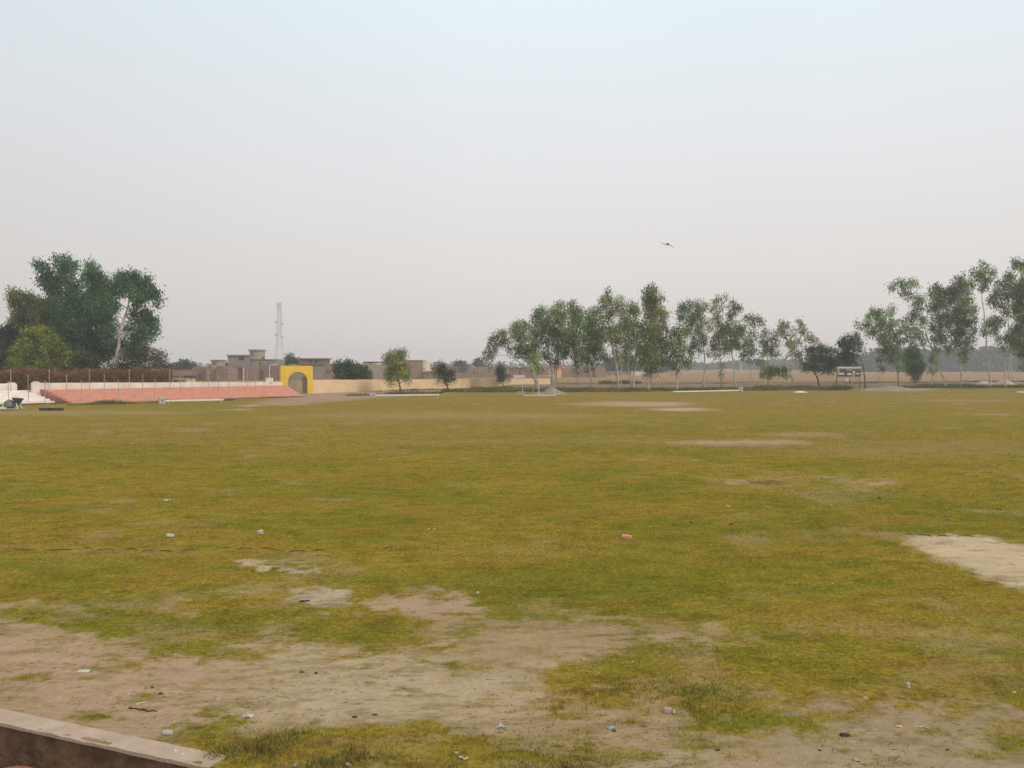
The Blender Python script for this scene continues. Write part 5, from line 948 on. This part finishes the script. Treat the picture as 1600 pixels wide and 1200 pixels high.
def brickbit(px, py, w, hh, m, label, name='brick', cat='brick', seed=0, rot=.3, tilt=.1):
    p = G(px, py); s = p.y / F; rr = np.random.default_rng(seed); a, b_, c = w * s / 2, w * s * .3, hh * s * .8
    V_ = [(-a, -b_, 0), (a * .9, -b_, 0), (a * 1.0, b_ * .3, 0), (a * .75, b_, 0), (-a * .95, b_, 0)]
    top = [(x * rr.uniform(.88, 1), y * rr.uniform(.88, 1), c * rr.uniform(.8, 1.05)) for x, y, z in V_]
    m_ = MB().prism(V_, top); me = bpy.data.meshes.new(name); me.from_pydata(m_.v, [], m_.f); o = bpy.data.objects.new(name, me); C.objects.link(o); me.materials.append(m)
    bv = o.modifiers.new('bev', 'BEVEL'); bv.width = .004; bv.segments = 2
    o.location = (p.x, p.y, hz_(p) + .002); o.rotation_euler = (tilt * .3, tilt, rot); return tag(o, label, cat)
def sheet(px, py, w, hh, m, label, name='wrapper', cat='litter', seed=0, rot=0., dep=.6, lift=1.0):
    p = G(px, py); s = p.y / F; rr = np.random.default_rng(seed); N1, N2 = 8, 6; V_ = []; F_ = []
    for j in range(N2):
        for i in range(N1):
            x = (i / (N1 - 1) - .5) * w * s; y = (j / (N2 - 1) - .5) * w * s * dep * (1 - .3 * rr.uniform()); V_.append((x, y, rr.uniform(.05, 1) ** 1.3 * hh * s * lift * .8 + .004))
    n0 = len(V_); V_ += [(x, y, z - .0025) for x, y, z in V_]
    for j in range(N2 - 1):
        for i in range(N1 - 1):
            a = j * N1 + i; F_.append((a, a + 1, a + N1 + 1, a + N1)); F_.append((n0 + a, n0 + a + N1, n0 + a + N1 + 1, n0 + a + 1))
    ed = [i for i in range(N1)] + [j * N1 + N1 - 1 for j in range(1, N2)] + [(N2 - 1) * N1 + i for i in range(N1 - 2, -1, -1)] + [j * N1 for j in range(N2 - 2, 0, -1)]
    for a, b_ in zip(ed, ed[1:] + ed[:1]): F_.append((b_, a, n0 + a, n0 + b_))
    me = bpy.data.meshes.new(name); me.from_pydata(V_, [], F_); o = bpy.data.objects.new(name, me); C.objects.link(o); me.materials.append(m)
    o.location = (p.x, p.y, hz_(p)); o.rotation_euler = (0, 0, rot); return tag(o, label, cat)
def stick(px0, py0, px1, py1, r, m, label, name='stick', cat='stick', seed=0):
    a, b_ = G(px0, py0), G(px1, py1); rr = random.Random(seed); k = 6; pts = []
    for i in range(k + 1):
        q_ = a + (b_ - a) * (i / k) + Vector((0, rr.uniform(-.02, .02), 0)); q_.z = hz_(q_) + r * .8 + rr.uniform(0, .006); pts.append(q_)
    return tag(MB().tube(pts, [r] * k + [r * .6], 6).build(name, m), label, cat)
sheet(261, 783.5, 11, 4, m_cr, 'pale flat scrap lying farthest up the left side of the turf', seed=1)
rock(252, 781, 7, 3, m_grav, 'small grey clod touching the farthest pale scrap on the left', 'clod', 'clod', seed=31)
brickbit(266, 840.5, 13, 5, m_cr, 'cream wedge shaped chip on the turf left of the white stone', 'chip', 'chip', 2, .5, .2)
rock(406, 835.5, 13, 10, m_st, 'rounded white stone on the turf left of centre', seed=3)
rock(669.5, 827.5, 5, 4, m_st, 'left one of two tiny white pebbles side by side on the turf', 'pebble', 'pebble', 4); rock(678.5, 827.5, 5, 4, m_st, 'right one of two tiny white pebbles side by side on the turf', 'pebble', 'pebble', 5)
brickbit(979, 841, 16, 6, m_bri, 'orange broken brick lying on the turf right of centre', seed=6, rot=-.2)
brickbit(1137, 794, 9, 4, m_bri, 'small orange brick chip farther off on the turf', seed=7, rot=.2)
rock(1079.5, 817, 5, 4, m_bl, 'black lump left of a pair below the small orange chip', 'scrap', 'litter', 8); rock(1142, 821.5, 7, 4, m_bl, 'black lump right of a pair below the small orange chip', 'scrap', 'litter', 9)
rock(1477, 809.5, 7, 3, m_bl, 'black scrap on the turf above the pale bare pitch', 'scrap', 'litter', 10); rock(1374, 779, 5, 4, m_bl, 'tiny dark speck of scrap below the worn patch on the right', 'scrap', 'litter', 11)
rock(1128, 729.5, 5, 3, m_st, 'tiny pale stone far out on the turf right of centre', 'pebble', 'pebble', 12); rock(1298, 790.5, 5, 3, m_brp, 'tiny pinkish stone on the turf right of the orange chip', 'pebble', 'pebble', 13)
brickbit(130.5, 1049, 20, 2.5, m_plas, 'long flat white slat lying on the bare soil at left', 'slat', 'slat', 14, .05, 0)
rock(250.5, 1081.5, 8, 6, m_bl, 'black stone on the bare soil at left', seed=15); rock(238.5, 1072.5, 6, 4, m_dung, 'small brown stone just above the black one', seed=16)
rock(204, 1103, 8, 4, m_bl, 'black knot at the end of the dark twig', 'clod', 'clod', 17); stick(205, 1103, 245, 1108, .006, m_dung, 'dark twig on the soil below the black stone', seed=1); stick(212, 1098, 229, 1093.5, .007, m_cr, 'short pale stick above the dark twig', seed=2)
brickbit(262, 1143, 16, 6, m_st, 'flat white tile fragment near the drain edge', 'chip', 'chip', 18, .1, .05)
rock(274, 1173.5, 8, 7, m_plas, 'left of two white lumps at the end of the coping', seed=19); rock(285, 1179, 9, 6, m_plas, 'right of two white lumps at the end of the coping', seed=20)
rock(341, 1090.5, 9, 5, m_st, 'small white stone in the middle of the left bare soil', seed=21); sheet(388, 1119, 16, 6, m_plas, 'crumpled white wrapper above the grass clumps', seed=22, rot=.4)
rock(472, 1050.5, 8, 4, m_bl, 'black bit on the palest bare soil', 'scrap', 'litter', 23); rock(494, 1052.5, 8, 4, m_dung, 'brown clod beside the black bit on the palest soil', 'clod', 'clod', 24)
rock(461, 1197, 9, 8, m_st, 'white stone in the grass clumps at the bottom edge, the left one', seed=25); rock(544, 1197, 11, 9, m_st, 'white stone in the grass clumps at the bottom edge, the right one', seed=26)
sheet(783, 1137, 15, 6, m_plas, 'thin white wrapper on the soil at bottom centre', seed=27); rock(712, 1177.5, 9, 5, m_st, 'pale stone at bottom centre left of the pale stick', seed=28); stick(717, 1184, 732, 1188, .008, m_cr, 'short pale stick at bottom centre', seed=3)
sheet(955, 1137, 12, 5, m_sil, 'silvery crumpled scrap with a black underside on bottom soil', seed=29); rock(959.5, 1141, 10, 4, m_bl, 'black lump under the silvery scrap', 'scrap', 'litter', 30)
brickbit(1043, 1113, 14, 9, m_brp, 'pinkish half brick at the edge of the grass', seed=32, rot=.1); brickbit(1053, 1115, 6, 8, m_cr, 'thin cream chip leaning by the pinkish half brick', 'chip', 'chip', 33, 1.2, .2)
rock(1076, 1077.5, 7, 5, m_st, 'white pebble in the grass above the pinkish half brick', 'pebble', 'pebble', 34); rock(912, 1031.5, 9, 4, m_st, 'white pebble at the upper end of the grass tongue', 'pebble', 'pebble', 35); rock(988, 1034.5, 6, 4, m_st, 'faint white pebble in thin grass right of the tongue end', 'pebble', 'pebble', 36)
rock(1320, 1145.5, 17, 8, m_dung, 'large dark clod on the bare soil at bottom right', 'clod', 'clod', 37, dep=.8)
rock(1338, 1185, 13, 7, m_brp, 'pink stone with dark underside below the large dark clod', seed=38); rock(1341, 1186, 7, 3, m_bl, 'dark crumb touching the pink stone', 'clod', 'clod', 39)
o = MB().tube([(0, 0, 0), (0, 0, .045), (0, 0, .052)], [.016, .016, .009], 12).build('bottle_cap', m_plas, smooth=False); pp = G(1419, 1072); o.location = (pp.x, pp.y, hz_(pp)); tag(o, 'white upright bottle top standing in the grass at right', 'bottle')
rock(1474, 1112, 7, 4, m_st, 'little white flake on the soil edge at lower right', 'pebble', 'pebble', 40); rock(1584, 1081, 9, 7, m_brp, 'pinkish pebble in the grass near the right edge', 'pebble', 'pebble', 41)
stick(1430, 1131, 1453, 1135, .006, m_cr, 'long pale straw stick at lower right', seed=4); rock(1121, 1172.5, 9, 4, m_bl, 'black scrap on the soil at bottom right of centre', 'scrap', 'litter', 42); rock(1281, 1169, 6, 4, m_bl, 'small black scrap left of the pink stone', 'scrap', 'litter', 43)
rock(746, 926.5, 7, 4, m_st, 'white pebble beside the upper pinkish bare patch', 'pebble', 'pebble', 44); rock(1481, 1169, 7, 4, m_bl, 'dark crumb on the soil near the bottom right corner', 'clod', 'clod', 45)
stick(468, 939, 484, 937.5, .010, m_dung, 'short dark stick on the pale patch left of the red powder', seed=5)
rock(554, 1121, 9, 5, m_dung, 'dark green-brown clod on the lower pale soil', 'clod', 'clod', 46); rock(586, 1116.5, 10, 3, m_dung, 'flat dark clod right of the green-brown one', 'clod', 'clod', 47)
sheet(1405, 1131, 9, 2, m_cr, 'flat pale leaf scrap left of the long straw stick', seed=48); rock(1301, 913, 5, 3, m_st, 'lone white pebble in the turf left of the bare pitch', 'pebble', 'pebble', 49); rock(1352, 1091 - 4, 10, 4, m_brp, 'pink pebble on the soil edge at right of centre', 'pebble', 'pebble', 50) 
for i, (a_, b_, c_) in enumerate(((40, 1192, 30), (62, 1196, 24), (18, 1190, 26))):
    brickbit(a_, b_, c_, 13, m_rb, ['cracked red brick nearest the bottom left corner', 'small red brick right of the cracked one in the corner', 'red brick end at the far left bottom corner'][i], seed=60 + i, rot=.3 * i).location.z = -.10
# red powder spill
pw = G(597, 956); o = pile('powder_spill', 'thin spill of red brick powder on the bare patch', 590, 951, 34, 2.0, m_pw, .4, 12, cat='powder'); o2 = pile('powder_spill', 'narrow red powder streak trailing right from the spill', 606, 957.5, 24, 1.5, m_pw, .4, 13, cat='powder')
# half-buried black hose
def hose(pts, label, seed):
    rr = np.random.default_rng(seed); P = []
    for (a, b_) in zip(pts[:-1], pts[1:]):
        for k in range(10):
            q_ = G(a[0] + (b_[0] - a[0]) * k / 10, a[1] + (b_[1] - a[1]) * k / 10); P.append(q_)
    out = []
    for i, q_ in enumerate(P):
        q_.y += .05 * math.sin(i * .5 + seed) + rr.uniform(-.02, .02); q_.z = hz_(q_) + .006 + .016 * math.sin(i * .9 + seed) + rr.uniform(-.006, .006) ; out.append(q_)
    return tag(MB().tube(out, .007, 6).build('hose', m_bl), label, 'hose')
hose([(20, 862), (120, 860), (155, 861), (215, 862), (245, 864), (300, 862), (308, 861)], 'black half-buried hose crossing the turf at the left', 1)
hose([(350, 858), (400, 858), (465, 861), (510, 859)], 'black half-buried hose beside the small white patch', 2)
hose([(588, 857), (622, 854.5)], 'short black hose end showing right of the white patch', 3)
hose([(1405, 835), (1440, 837), (1480, 838.5), (1535, 838)], 'black half-buried hose along the top of the pale pitch', 4)

for o in bpy.data.objects:
    if '_o' in o: del o['_o']
